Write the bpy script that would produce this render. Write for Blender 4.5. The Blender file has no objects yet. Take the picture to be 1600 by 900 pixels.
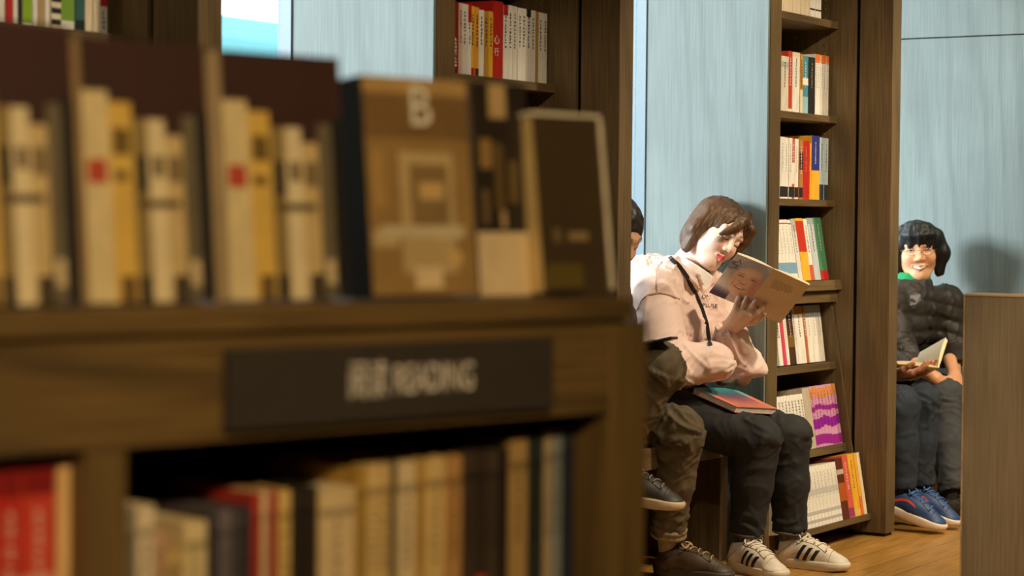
import bpy, math, random
import numpy as np
from mathutils import Matrix, Vector
from mathutils.bvhtree import BVHTree
random.seed(7); RNG = np.random.RandomState(11)
scene = bpy.context.scene
COL = scene.collection

# ------------------------------------------------------------------ camera
CAMH, FPX, PITCH, ROLL = 1.10, 3400.0, 0.0286, 0.0096
cd = bpy.data.cameras.new('camera'); cam = bpy.data.objects.new('camera', cd); COL.objects.link(cam)
cd.sensor_width = 36; cd.lens = FPX * 36 / 1600; cd.clip_start = 0.05; cd.clip_end = 300
cam.matrix_world = Matrix.Translation((0, 0, CAMH)) @ Matrix.Rotation(math.pi/2 - PITCH, 4, 'X') @ Matrix.Rotation(ROLL, 4, 'Z')
cd.dof.use_dof = True; cd.dof.focus_distance = 7.0; cd.dof.aperture_fstop = 3.7
scene.camera = cam

# ------------------------------------------------------------------ world and exposure
world = bpy.data.worlds.new('world'); scene.world = world; world.use_nodes = True
bg = world.node_tree.nodes['Background']; bg.inputs[0].default_value = (0.96, 0.985, 1.0, 1); bg.inputs[1].default_value = 3.6
sl_ = bpy.data.lights.new('low_sun', 'SUN'); sl_.energy = 5.6; sl_.angle = math.radians(14); sl_.color = (0.95, 0.98, 1.0)
sun = bpy.data.objects.new('low_sun', sl_); COL.objects.link(sun)
_ca, _sa = math.cos(0.5686), math.sin(0.5686)      # bright hazy sky patch shining obliquely through the windows
_sd = Vector((0.62*_ca + 0.80*_sa, -0.62*_sa + 0.80*_ca, -0.24)); sun.rotation_euler = _sd.to_track_quat('-Z', 'Y').to_euler()
vs = scene.view_settings; vs.view_transform = 'Standard'; vs.look = 'None'; vs.gamma = 1; vs.use_curve_mapping = False; vs.exposure = 0.0

# ------------------------------------------------------------------ frames
class Frame:
    """x = outward normal of a furniture front, y = along the front (receding to the right), z up"""
    def __init__(s, origin, ang):
        s.o = np.array([origin[0], origin[1], 0.0]); s.ang = ang
        s.n = np.array([math.cos(ang), -math.sin(ang), 0.0]); s.d = np.array([math.sin(ang), math.cos(ang), 0.0])
        s.M = Matrix.Translation(Vector(s.o)) @ Matrix.Rotation(-ang, 4, 'Z')
    def loc(s, P):
        v = np.asarray(P, float) - s.o
        return np.array([v @ s.n, v @ s.d, v[2]])
    def vec(s, v):
        v = np.asarray(v, float); return np.array([v @ s.n, v @ s.d, v[2]])
CAMP = np.array([0, 0, CAMH])
def ray(px, py):          # direction in which a point measured in the photograph lies
    dx, dy = px - 800, py - 450; c, s_ = math.cos(ROLL), math.sin(ROLL)
    ux, uy = c*dx + s_*dy, -s_*dx + c*dy
    cp, sp = math.cos(PITCH), math.sin(PITCH)
    return np.array([ux/FPX, cp - sp*uy/FPX, -sp - cp*uy/FPX])
def on_y(fr, px, py, y):  # (x, y, z) in the frame where the ray meets the plane y = const
    D = ray(px, py); k = (y - (CAMP - fr.o) @ fr.d) / (D @ fr.d); return fr.loc(CAMP + k*D)
def on_x(fr, px, py, x):
    D = ray(px, py); k = (x - (CAMP - fr.o) @ fr.n) / (D @ fr.n); return fr.loc(CAMP + k*D)
W = Frame((1.2251, 7.8282), 0.5686)          # window wall with its bookcases
A = Frame((0.124, 2.481), 0.8142)            # display cabinet in front

# ------------------------------------------------------------------ lights (ceiling lamps of the shop and added fill spots)
def spot(name, P, target, power, col, size, blend=0.6, rad=0.06):
    l = bpy.data.lights.new(name, 'SPOT'); l.energy = power; l.color = col; l.spot_size = size; l.spot_blend = blend; l.shadow_soft_size = rad
    o = bpy.data.objects.new(name, l); COL.objects.link(o)
    P = Vector(P); o.location = P; o.rotation_euler = (Vector(target) - P).to_track_quat('-Z', 'Y').to_euler(); return o
def wpt(fr, x, y, z): return fr.M @ Vector((x, y, z))
WARM = (1.0, 0.83, 0.58)
for i, (y, pw) in enumerate(((-5.2, 65), (-3.4, 110), (-1.2, 215), (0.5, 185))):
    spot('warm_spot', wpt(W, 1.7, y, 2.75), wpt(W, 0.0, y+0.35, 0.75), pw, WARM, 1.35)
spot('warm_spot', wpt(W, 2.4, -0.9, 2.75), wpt(W, 1.1, -0.2, 0.0), 180, WARM, 1.3)
spot('warm_spot', wpt(W, 2.0, -3.3, 2.75), wpt(W, 1.9, -1.9, 0.55), 230, WARM, 0.75)  # added unseen spot, aimed to brighten the display unit's front
spot('warm_spot', wpt(A, 2.4, -1.7, 2.25), wpt(A, 0.0, -0.45, 0.80), 250, (1.0, 0.82, 0.52), 0.7)  # added unseen spot, hung below the ceiling to brighten the foreground cabinet

# ------------------------------------------------------------------ materials
MATS = {}
def nodes_mat(name):
    m = bpy.data.materials.new(name); m.use_nodes = True; nt = m.node_tree
    return m, nt, nt.nodes['Principled BSDF']
def lin(c):
    return tuple(((v/255.0)/12.92 if v/255.0 <= 0.04045 else ((v/255.0+0.055)/1.055)**2.4) for v in c)
def ramp_noise(nt, coord, scale, mapping, c0, c1, detail=4, lo=0.35, hi=0.65, rough=0.55):
    mp = nt.nodes.new('ShaderNodeMapping'); mp.inputs['Scale'].default_value = mapping
    nz = nt.nodes.new('ShaderNodeTexNoise'); nz.inputs['Scale'].default_value = scale; nz.inputs['Detail'].default_value = detail; nz.inputs['Roughness'].default_value = rough
    rp = nt.nodes.new('ShaderNodeValToRGB'); rp.color_ramp.elements[0].position = lo; rp.color_ramp.elements[1].position = hi
    rp.color_ramp.elements[0].color = (*c0, 1); rp.color_ramp.elements[1].color = (*c1, 1)
    nt.links.new(coord, mp.inputs[0]); nt.links.new(mp.outputs[0], nz.inputs[0]); nt.links.new(nz.outputs[0], rp.inputs[0])
    return rp.outputs[0], nz.outputs[0]
def mixc(nt, a, b, fac, mode='MIX'):
    mx = nt.nodes.new('ShaderNodeMix'); mx.data_type = 'RGBA'; mx.blend_type = mode
    if isinstance(fac, float): mx.inputs[0].default_value = fac
    else: nt.links.new(fac, mx.inputs[0])
    for v, i in ((a, 6), (b, 7)):
        if isinstance(v, tuple): mx.inputs[i].default_value = (*v, 1)
        else: nt.links.new(v, mx.inputs[i])
    return mx.outputs[2]
def wood(name, base, dark, grain='Z', rough=0.5, wave_scale=5.0, wave_mix=0.35, contrast=0.6):
    if name in MATS: return MATS[name]
    m, nt, b = nodes_mat(name)
    tc = nt.nodes.new('ShaderNodeTexCoord'); co = tc.outputs['Object']
    st = {'X': (0.03, 1, 1), 'Y': (1, 0.03, 1), 'Z': (1, 1, 0.03)}[grain]
    st2 = {'X': (0.12, 1, 1), 'Y': (1, 0.12, 1), 'Z': (1, 1, 0.12)}[grain]
    c, fac = ramp_noise(nt, co, 160, st, dark, base, 3, 0.3, 0.7)
    mp = nt.nodes.new('ShaderNodeMapping'); mp.inputs['Scale'].default_value = st2; nt.links.new(co, mp.inputs[0])
    wv = nt.nodes.new('ShaderNodeTexWave'); wv.wave_type = 'BANDS'; wv.bands_direction = 'DIAGONAL'
    wv.inputs['Scale'].default_value = wave_scale; wv.inputs['Distortion'].default_value = 9.0; wv.inputs['Detail'].default_value = 2.0; wv.inputs['Detail Scale'].default_value = 0.9
    nt.links.new(mp.outputs[0], wv.inputs[0])
    rp = nt.nodes.new('ShaderNodeValToRGB'); rp.color_ramp.elements[0].position = 0.0; rp.color_ramp.elements[1].position = 0.35
    k = 1 - contrast
    rp.color_ramp.elements[0].color = (k, k, k, 1); rp.color_ramp.elements[1].color = (1, 1, 1, 1)
    nt.links.new(wv.outputs['Fac'], rp.inputs[0])
    c2 = mixc(nt, c, rp.outputs[0], wave_mix, 'MULTIPLY')
    c3, _ = ramp_noise(nt, co, 2.2, (1, 1, 1), (0.86, 0.86, 0.86), (1.08, 1.08, 1.08), 2)
    nt.links.new(mixc(nt, c2, c3, 1.0, 'MULTIPLY'), b.inputs['Base Color'])
    b.inputs['Roughness'].default_value = rough
    bp = nt.nodes.new('ShaderNodeBump'); bp.inputs['Strength'].default_value = 0.12; bp.inputs['Distance'].default_value = 0.002
    nt.links.new(fac, bp.inputs['Height']); nt.links.new(bp.outputs[0], b.inputs['Normal'])
    MATS[name] = m; return m
def plain(name, col, rough=0.6, noise=0.08, scale=40, metal=0.0, bump=0.0, sheen=0.0):
    if name in MATS: return MATS[name]
    m, nt, b = nodes_mat(name)
    tc = nt.nodes.new('ShaderNodeTexCoord')
    c, fac = ramp_noise(nt, tc.outputs['Object'], scale, (1, 1, 1), tuple(v*(1-noise) for v in col), tuple(min(1, v*(1+noise)) for v in col), 3)
    nt.links.new(c, b.inputs['Base Color']); b.inputs['Roughness'].default_value = rough; b.inputs['Metallic'].default_value = metal
    if sheen: b.inputs['Sheen Weight'].default_value = sheen
    if bump:
        bp = nt.nodes.new('ShaderNodeBump'); bp.inputs['Strength'].default_value = bump; bp.inputs['Distance'].default_value = 0.002
        nt.links.new(fac, bp.inputs['Height']); nt.links.new(bp.outputs[0], b.inputs['Normal'])
    MATS[name] = m; return m
def objcol(name, rough=0.5):
    """printed cover stock: colour kept on the object, faint mottling from noise"""
    if name in MATS: return MATS[name]
    m, nt, b = nodes_mat(name)
    oi = nt.nodes.new('ShaderNodeObjectInfo'); tc = nt.nodes.new('ShaderNodeTexCoord')
    c, _ = ramp_noise(nt, tc.outputs['Object'], 60, (1, 1, 0.3), (0.9, 0.9, 0.9), (1.05, 1.05, 1.05), 2)
    nt.links.new(mixc(nt, oi.outputs['Color'], c, 1.0, 'MULTIPLY'), b.inputs['Base Color']); b.inputs['Roughness'].default_value = rough
    MATS[name] = m; return m
def vcol(name, rough=0.5, sss=0.0, bump=0.0, bscale=200, sheen=0.0, spec=0.5, noise=0.06, nscale=30, stretch=(1, 1, 1)):
    """colour regions stored on the mesh (print, dyed cloth, skin tone) with fine procedural mottling"""
    if name in MATS: return MATS[name]
    m, nt, b = nodes_mat(name)
    at = nt.nodes.new('ShaderNodeAttribute'); at.attribute_name = 'Col'; tc = nt.nodes.new('ShaderNodeTexCoord')
    c, fac = ramp_noise(nt, tc.outputs['Object'], nscale, stretch, (1-noise,)*3, (1+noise,)*3, 3)
    nt.links.new(mixc(nt, at.outputs['Color'], c, 1.0, 'MULTIPLY'), b.inputs['Base Color'])
    b.inputs['Roughness'].default_value = rough; b.inputs['Specular IOR Level'].default_value = spec
    if sss:
        b.inputs['Subsurface Weight'].default_value = sss; b.inputs['Subsurface Radius'].default_value = (0.012, 0.005, 0.003); b.inputs['Subsurface Scale'].default_value = 0.6
    if sheen: b.inputs['Sheen Weight'].default_value = sheen
    if bump:
        nz = nt.nodes.new('ShaderNodeTexNoise'); nz.inputs['Scale'].default_value = bscale
        mp = nt.nodes.new('ShaderNodeMapping'); mp.inputs['Scale'].default_value = stretch
        nt.links.new(tc.outputs['Object'], mp.inputs[0]); nt.links.new(mp.outputs[0], nz.inputs[0])
        bp = nt.nodes.new('ShaderNodeBump'); bp.inputs['Strength'].default_value = bump; bp.inputs['Distance'].default_value = 0.002
        nt.links.new(nz.outputs[0], bp.inputs['Height']); nt.links.new(bp.outputs[0], b.inputs['Normal'])
    MATS[name] = m; return m
WOODD = wood('dark_stained_oak', lin((116, 94, 60)), lin((86, 68, 42)), 'Z')
WOODH = wood('dark_stained_oak_horizontal', lin((116, 94, 60)), lin((86, 68, 42)), 'Y')
WOODX = wood('dark_stained_oak_crosswise', lin((112, 86, 52)), lin((80, 60, 36)), 'X')
WOODL = wood('counter_oak', lin((152, 128, 94)), lin((128, 105, 75)), 'Z', 0.45, 3.0, 0.25)
BLUE = wood('blue_grey_stained_ash', lin((116, 129, 127)), lin((101, 115, 114)), 'Z', 0.55, 5.0, 0.6, 0.25)
FLOORM = wood('floor_oak', lin((194, 146, 70)), lin((148, 104, 46)), 'Y', 0.28, 4.0, 0.4, 0.5)
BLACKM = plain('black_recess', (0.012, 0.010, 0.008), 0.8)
PAPER = plain('page_paper', lin((226, 208, 172)), 0.8, 0.05, 300)
COVER = objcol('book_cover')
PRINT = vcol('cover_print', 0.45)
SIGNM = plain('sign_plate', lin((58, 48, 36)), 0.45, 0.06)
METAL = plain('window_metal', lin((92, 116, 128)), 0.4, 0.03, 60)
CEIL = plain('ceiling_paint', (0.25, 0.23, 0.20), 0.8, 0.04)
WALLP = plain('wall_paint', (0.30, 0.24, 0.17), 0.8, 0.05)

# ------------------------------------------------------------------ mesh helpers
class MB:
    def __init__(s): s.v = []; s.f = []; s.c = []
    def quad_idx(s, idx, col=None): s.f.append(tuple(idx)); s.c.append(col)
    def box(s, lo, hi, col=None):
        o = len(s.v); x0, y0, z0 = lo; x1, y1, z1 = hi
        s.v += [(x0,y0,z0),(x1,y0,z0),(x1,y1,z0),(x0,y1,z0),(x0,y0,z1),(x1,y0,z1),(x1,y1,z1),(x0,y1,z1)]
        for q in ((0,3,2,1),(4,5,6,7),(0,1,5,4),(1,2,6,5),(2,3,7,6),(3,0,4,7)): s.quad_idx([o+i for i in q], col)
        return s
    def hexa(s, p, col=None):   # 8 points, bottom four then top four
        o = len(s.v); s.v += [tuple(q) for q in p]
        for q in ((0,3,2,1),(4,5,6,7),(0,1,5,4),(1,2,6,5),(2,3,7,6),(3,0,4,7)): s.quad_idx([o+i for i in q], col)
        return s
    def prism_y(s, poly, y0, y1, col=None):   # polygon in x,z (counter-clockwise seen from -y), extruded along y
        o = len(s.v); k = len(poly)
        s.v += [(x, y0, z) for x, z in poly] + [(x, y1, z) for x, z in poly]
        s.quad_idx(range(o, o+k), col); s.quad_idx(reversed(range(o+k, o+2*k)), col)
        for i in range(k):
            j = (i+1) % k; s.quad_idx((o+i, o+k+i, o+k+j, o+j), col)
        return s
    def poly(s, pts, col=None):
        o = len(s.v); s.v += [tuple(p) for p in pts]; s.quad_idx(range(o, o+len(pts)), col); return s
    def tube(s, pts, r, seg=8, col=None, cap=True):
        pts = [np.asarray(p, float) for p in pts]; o = len(s.v); k = len(pts)
        rr = r if hasattr(r, '__len__') else [r]*k
        ref = np.array([0.31, 0.52, 0.79])
        for i, p in enumerate(pts):
            t = pts[min(i+1, k-1)] - pts[max(i-1, 0)]; t /= (np.linalg.norm(t)+1e-9)
            a = np.cross(t, ref); a /= np.linalg.norm(a); b = np.cross(t, a)
            for j in range(seg):
                th = 2*math.pi*j/seg; s.v.append(tuple(p + rr[i]*(math.cos(th)*a + math.sin(th)*b)))
        for i in range(k-1):
            for j in range(seg):
                j2 = (j+1) % seg; s.quad_idx((o+i*seg+j, o+i*seg+j2, o+(i+1)*seg+j2, o+(i+1)*seg+j), col)
        if cap:
            s.quad_idx(reversed(range(o, o+seg)), col); s.quad_idx(range(o+(k-1)*seg, o+k*seg), col)
        return s
    def mesh(s, name):
        me = bpy.data.meshes.new(name); me.from_pydata([tuple(map(float, v)) for v in s.v], [], [list(f) for f in s.f])
        if any(c is not None for c in s.c):
            at = me.color_attributes.new('Col', 'FLOAT_COLOR', 'CORNER'); data = []
            for f, c in zip(s.f, s.c): data += list((*(c or (1, 1, 1)), 1.0))*len(f)
            at.data.foreach_set('color', data)
        me.update(); return me
def put(name, me, mat, parent=None, M=None, bevel=0.0, smooth=False):
    if not isinstance(me, bpy.types.Mesh): me = me.mesh(name)
    if mat and not me.materials: me.materials.append(mat)
    o = bpy.data.objects.new(name, me); COL.objects.link(o)
    if parent: o.parent = parent
    if M is not None: o.matrix_local = M
    if bevel:
        b = o.modifiers.new('bevel', 'BEVEL'); b.width = bevel; b.segments = 2; b.limit_method = 'ANGLE'
    if smooth: me.polygons.foreach_set('use_smooth', [True]*len(me.polygons))
    return o
def tag(o, label=None, cat=None, group=None, kind=None):
    if label: o['label'] = label
    if cat: o['category'] = cat
    if group: o['group'] = group
    if kind: o['kind'] = kind
    return o
def empty(name, M):
    o = bpy.data.objects.new(name, None); o.empty_display_size = 0.05; COL.objects.link(o); o.matrix_world = M; return o
def FT(fr, x, y, z): return fr.M @ Matrix.Translation((x, y, z))

# ------------------------------------------------------------------ room
FLOOR_LO, FLOOR_HI = (-0.56, -10.2, -0.12), (6.6, 1.4, -0.012)
fl = tag(put('floor', MB().box(FLOOR_LO, FLOOR_HI), plain('floor_underlay', lin((60, 38, 18)), 0.6), None, W.M), kind='structure')
pw = 0.125
plank_me = {}
def plank(L):
    if L not in plank_me:
        plank_me[L] = MB().box((0, 0, -0.012), (pw-0.0026, L-0.003, 0.0)).mesh('plank'); plank_me[L].materials.append(FLOORM)
    return plank_me[L]
for i in range(15):
    y = -3.0 - random.choice((0.0, 0.35, 0.7)); x = -0.5 + i*pw
    while y < 1.20:
        L = random.choice((0.9, 1.2, 1.05)); L = L if y+L < 1.2 else max(0.2, round(1.2-y, 2))
        o = put('plank', plank(L), FLOORM, fl, Matrix.Translation((x, y, 0.0))); y += L
big = MB(); big.box((-0.5+15*pw, -10.0, -0.012), (6.5, 1.2, 0.0)); big.box((-0.5, -10.0, -0.012), (-0.5+15*pw, -3.7, 0.0))
put('plank_field', big, FLOORM, fl)
tag(put('ceiling', MB().box((-0.56, -10.2, 2.90), (6.6, 1.4, 3.0)), CEIL, None, W.M), kind='structure')
tag(put('wall_right', MB().box((6.5, -10.2, 0), (6.6, 1.4, 2.9)), WALLP, None, W.M), kind='structure')
tag(put('wall_near', MB().box((-0.56, -10.2, 0), (6.5, -10.1, 2.9)), WALLP, None, W.M), kind='structure')
tag(put('wall_left', MB().box((-0.56, -10.1, 0), (-0.44, -5.35, 2.9)), WALLP, None, W.M), kind='structure')
# far end wall clad with two tiers of blue panels
ENDY = 1.22; SEAM = on_y(W, 1500, 57.5, ENDY)[2]
wf = tag(put('wall_far', MB().box((-0.56, ENDY+0.018, 0), (6.5, ENDY+0.12, 2.9)), BLACKM, None, W.M), kind='structure')
for x0, x1 in ((-0.55, 1.36), (1.364, 3.2), (3.204, 6.5)):
    put('panel', MB().box((x0, ENDY, 0.0), (x1, ENDY+0.018, SEAM-0.0022)), BLUE, wf, None, 0.0015)
    put('panel', MB().box((x0, ENDY, SEAM+0.0022), (x1, ENDY+0.018, 2.9)), BLUE, wf, None, 0.0015)

# ------------------------------------------------------------------ bookcase piers
STW, WID, FINP, FINT, PD = 0.081, 0.693, 0.142, 0.078, 0.464
WIN_X = -0.50
LEAN = 0.165
SHELVES = [  # front x, top z, thickness, lean, depth
    (-0.068, 1.845, 0.026, 0.0, 0.225), (-0.069, 1.504, 0.024, 0.0, 0.225), (-0.075, 1.203, 0.024, 0.0, 0.22),
    (-0.046, 0.917, 0.036, LEAN, 0.22), (-0.057, 0.623, 0.028, 0.13, 0.22), (-0.012, 0.330, 0.028, LEAN, 0.25), (0.084, 0.082, 0.022, LEAN, 0.30)]
def lean_box(x1, depth, y0, y1, ztop, th, lean):
    c, s_ = math.cos(lean), math.sin(lean)
    P = lambda u, w: (x1 + u*c - w*s_*0 + (-w*s_ if False else 0), ztop + u*s_ + w*c)
    def pt(u, w): return (x1 + u*c - w*s_, ztop + u*s_ + w*c)   # u backwards negative, w up
    a, b, c_, d = pt(-depth, -th), pt(0, -th), pt(0, 0), pt(-depth, 0)
    return MB().prism_y([a, b, c_, d], y0, y1)
def pier(yF, label, rows=range(7)):
    M = FT(W, 0, yF, 0); root = empty('bookcase', M); tag(root, label, 'bookcase', 'tall bookcases along the window wall')
    y0 = -WID; yi = -WID + STW
    put('side_panel', MB().box((WIN_X, y0+0.013, 0), (-PD, yi, 2.9)).box((-PD, y0, 0), (0, yi, 2.9)), WOODD, root, None, 0.002)
    put('blue_panel', MB().box((-PD, y0-0.012, 0.0), (-0.004, y0, 2.9)), BLUE, root, None, 0.0015)
    put('back_panel', MB().box((-0.32, yi, 0.0), (-0.30, 0.0, 2.9)), wood('recess_oak', lin((62, 48, 30)), lin((48, 36, 22)), 'Z'), root)
    put('inner_side', MB().box((-0.30, 0.0, 0.0), (0.0, 0.012, 2.9)), WOODD, root)
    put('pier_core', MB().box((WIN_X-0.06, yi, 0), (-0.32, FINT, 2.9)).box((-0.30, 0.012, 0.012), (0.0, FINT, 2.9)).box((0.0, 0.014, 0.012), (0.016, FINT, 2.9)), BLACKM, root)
    put('fin', MB().box((0.016, 0.0, 0.012), (FINP, FINT, 2.9)), WOODD, root, None, 0.0015)
    put('fin_flank', MB().box((WIN_X, FINT, 0.012), (FINP-0.002, FINT+0.002, 2.9)), WOODD, root)
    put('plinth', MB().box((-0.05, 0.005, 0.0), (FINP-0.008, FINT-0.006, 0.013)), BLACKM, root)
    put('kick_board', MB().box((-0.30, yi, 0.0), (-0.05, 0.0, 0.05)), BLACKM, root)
    for k in rows:
        x1, zt, th, ln, dp = SHELVES[k]
        put('shelf', lean_box(x1, dp, yi, 0.0, zt, th, ln), WOODH, root, None, 0.001)
        if k == 3: put('shelf_apron', MB().box((-0.075, yi, 0.838), (-0.058, 0.0, 0.885)), WOODH, root)
    # slanted cheek boards of the lower display part
    for (a, b) in ((-0.013, 0.0), (yi, yi+0.010)):
        put('cheek', MB().prism_y([(-0.29, 0.02), (0.045, 0.02), (0.013, 0.30), (-0.077, 0.835), (-0.29, 0.835)], a, b), WOODD, root, None, 0.001)
    # rows of shelf-pin holes in the back, as small dark bushes
    hole = MB()
    for z in np.arange(1.22, 2.0, 0.032):
        for x in (-0.24, -0.12):
            hole.box((x-0.003, -0.003, z-0.003), (x+0.003, 0.0, z+0.003))
    tag(put('shelf_pin_holes', hole, plain('pin_brass', lin((150, 130, 90)), 0.4, 0.02, metal=0.5), root), kind='stuff')
    return root
YB, YA, YL = 0.0, -1.949, -3.737
pier(YB, 'dark wood bookcase right of the woman in the pink hoodie')
pier(YA, 'dark wood bookcase left of the readers, behind the upright face-out books', (0, 1, 2))
pier(YL, 'dark wood bookcase at the upper left edge, left of the window', (0, 1, 2))

# windows in the niches: frame, pane
GLASS = None
def glass():
    m = bpy.data.materials.new('window_glass'); m.use_nodes = True; nt = m.node_tree; nt.nodes.clear()
    out = nt.nodes.new('ShaderNodeOutputMaterial'); tr = nt.nodes.new('ShaderNodeBsdfTransparent'); gl = nt.nodes.new('ShaderNodeBsdfGlossy'); mx = nt.nodes.new('ShaderNodeMixShader')
    tr.inputs[0].default_value = (0.93, 0.97, 0.97, 1); gl.inputs['Roughness'].default_value = 0.02
    mx.inputs[0].default_value = 0.05; nt.links.new(tr.outputs[0], mx.inputs[1]); nt.links.new(gl.outputs[0], mx.inputs[2]); nt.links.new(mx.outputs[0], out.inputs[0]); return m
GLASS = glass()
WZ0, WZ1 = 0.62, 2.35
niches = [(YL+FINT+0.002, YA-WID-0.012), (YA+FINT+0.002, YB-WID-0.012), (YB+FINT+0.002, ENDY), (YL-WID-0.95, YL-WID-0.012)]
for i, (a, b) in enumerate(niches):
    w = tag(empty('window_%d' % (i+1), FT(W, WIN_X, a, 0)), kind='structure'); L = b - a
    fd = -0.07 if i == 1 else -0.008
    put('frame', MB().box((-0.008, 0, WZ0), (0.036, 0.03, WZ1)).box((fd, L-0.006, WZ0), (0.036, L+0.012, WZ1)).box((-0.008, 0, WZ1), (0.036, L, WZ1+0.05)).box((-0.008, 0, WZ0-0.05), (0.036, L, WZ0)), METAL, w)
    put('pane', MB().box((-0.006, 0.03, WZ0), (0.0, L-0.006, WZ1)), GLASS, w)
    put('spandrel', MB().box((-0.06, 0, 0), (-0.01, L, WZ0-0.05)).box((-0.06, 0, WZ1+0.05), (-0.01, L, 2.9)), WOODD, w)
    pl = bpy.data.lights.new('daylight_portal', 'AREA'); pl.shape = 'RECTANGLE'; pl.size = L; pl.size_y = WZ1-WZ0; pl.cycles.is_portal = True
    po = bpy.data.objects.new('daylight_portal', pl); COL.objects.link(po)
    c = wpt(W, WIN_X-0.055, (a+b)/2, (WZ0+WZ1)/2); po.location = c
    zx = Vector(W.n)
    po.matrix_world = Matrix.Translation(c) @ Matrix(((W.d[0], 0, -W.n[0], 0), (W.d[1], 0, -W.n[1], 0), (0, 1, 0, 0), (0, 0, 0, 1)))
# benches in the niches
def bench(a, b, label, sup):
    root = empty('bench', FT(W, 0, a, 0)); tag(root, label, 'bench', 'window seat benches'); L = b - a
    put('seat', MB().box((WIN_X, 0, 0.352), (-0.045, L, 0.42)), WOODH, root, None, 0.003)
    for s_ in sup: put('support', MB().box((WIN_X, s_-a, 0.0), (-0.08, s_-a+0.055, 0.352)), WOODD, root, None, 0.002)
    put('back_board', MB().box((WIN_X, 0, 0.0), (WIN_X+0.02, L, 0.352)), wood('bench_dark', lin((58, 34, 22)), lin((44, 26, 16)), 'Z'), root)
bench(niches[1][0], niches[1][1], 'dark wooden window bench under the woman in the pink hoodie', (-1.70, -0.865))
bench(niches[2][0], niches[2][1], 'dark wooden window bench under the smiling woman', (0.09, 1.12))
bench(niches[0][0], niches[0][1], 'dark wooden window bench below the visible window, behind the cabinet', (-3.5, -2.75))

# outside: long glazed building across the street and the ground
top = on_x(W, 394, 29.5, -22)[2]
bl = empty('office_building', FT(W, -22, 10, 0)); tag(bl, 'pale turquoise glazed building seen through the window', 'building')
put('facade', MB().box((-8, -16, -6), (0, 45, top)), plain('teal_facade', lin((104, 176, 180)), 0.5, 0.04, 0.8), bl)
TG = plain('teal_glass', lin((78, 150, 158)), 0.25, 0.05, 0.6)
pane_me = MB().box((0.0, 0.0, 0.0), (0.06, 2.3, 1.55)).mesh('pane'); 
for j in range(3):
    for i in range(14): put('pane', pane_me, TG, bl, Matrix.Translation((0.0, -2 + i*3.55 + 0.2, top - 1.95 - j*2.6)))
tag(put('street_ground', MB().box((-60, -60, -6.2), (-0.7, 80, -6.0)), plain('street', (0.4, 0.42, 0.43), 0.9), None, W.M), kind='structure')

# ------------------------------------------------------------------ books
ORD = ['first','second','third','fourth','fifth','sixth','seventh','eighth','ninth','tenth','eleventh','twelfth','thirteenth','fourteenth','fifteenth','sixteenth','seventeenth','eighteenth','nineteenth','twentieth','twenty-first','twenty-second','twenty-third','twenty-fourth','twenty-fifth','twenty-sixth','twenty-seventh','twenty-eighth','twenty-ninth','thirtieth']
def text_mesh(txt, size, name='text', extrude=0.0, spacing=1.0, vertical=False):
    cu = bpy.data.curves.new(name, 'FONT'); cu.body = '\n'.join(txt) if vertical else txt; cu.size = size; cu.align_x = 'CENTER'; cu.align_y = 'CENTER'; cu.extrude = extrude; cu.space_character = spacing; cu.resolution_u = 3
    o = bpy.data.objects.new(name, cu); COL.objects.link(o)
    dg = bpy.context.evaluated_depsgraph_get(); me = bpy.data.meshes.new_from_object(o.evaluated_get(dg)); bpy.data.objects.remove(o); me.materials.clear(); return me
def book(fr, x, y0, y1, z, h, depth, lean, col, label, group=None, bands=(), title=None, tpos=(0.42, 0.88), gap=0.0006, name='book', marks=True):
    th = y1 - y0 - gap
    M = FT(fr, x, y0, z) @ Matrix.Rotation(-lean, 4, 'Y')
    ct = min(0.0018, th*0.2)
    r = min(0.0025, th*0.3)
    m = MB(); m.prism_y([(-0.0022, 0), (0, 0.0), (0, h), (-0.0022, h)], 0.0006, th-0.0006)
    m.box((-depth, 0, 0), (-0.0012, ct, h)); m.box((-depth, th-ct, 0), (-0.0012, th, h))
    o = put(name, m, COVER, None, None); o.matrix_world = M; o.color = (*lin(col), 1); tag(o, label, 'book', group)
    put('page_block', MB().box((-depth+0.004, ct, 0.003), (-0.0022, th-ct, h-0.003)), PAPER, o)
    pm = MB(); e = 0.0003
    for (a, b, c) in bands: pm.poly([(e, 0.0006, a*h), (e, th-0.0006, a*h), (e, th-0.0006, b*h), (e, 0.0006, b*h)], lin(c))
    if title and marks:
        w = min(th*0.55, 0.009); zt = tpos[1]*h; yc = th/2
        while zt - w > tpos[0]*h:      # illegible little title characters running down the spine
            k = w*random.uniform(0.75, 0.95); z0 = zt - k
            for q in range(3):
                u0, v0 = random.uniform(0, 0.55), random.uniform(0, 0.8)
                if random.random() < 0.5: a_, b_, c_, d_ = 0, 1, v0, v0+0.2
                else: a_, b_, c_, d_ = u0, u0+0.22, 0, 1
                pm.poly([(2*e, yc+(a_-0.5)*w, z0+c_*k), (2*e, yc+(b_-0.5)*w, z0+c_*k), (2*e, yc+(b_-0.5)*w, z0+d_*k), (2*e, yc+(a_-0.5)*w, z0+d_*k)], lin(title))
            zt -= w*1.12
    if pm.v: tag(put('spine_print', pm, PRINT, o), kind='stuff')
    return o
WHITE, CREAM, GREY, BLACK, RED, ORANGE, YEL, BLUEC, TEAL, GREEN, MAG, PINK, GOLD, DBR = (232,226,214), (226,208,176), (176,176,172), (34,32,32), (186,38,28), (222,112,36), (230,172,48), (44,52,130), (72,140,160), (70,130,92), (150,30,140), (206,82,98), (186,140,60), (74,44,28)
DK = (60, 54, 50)
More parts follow.
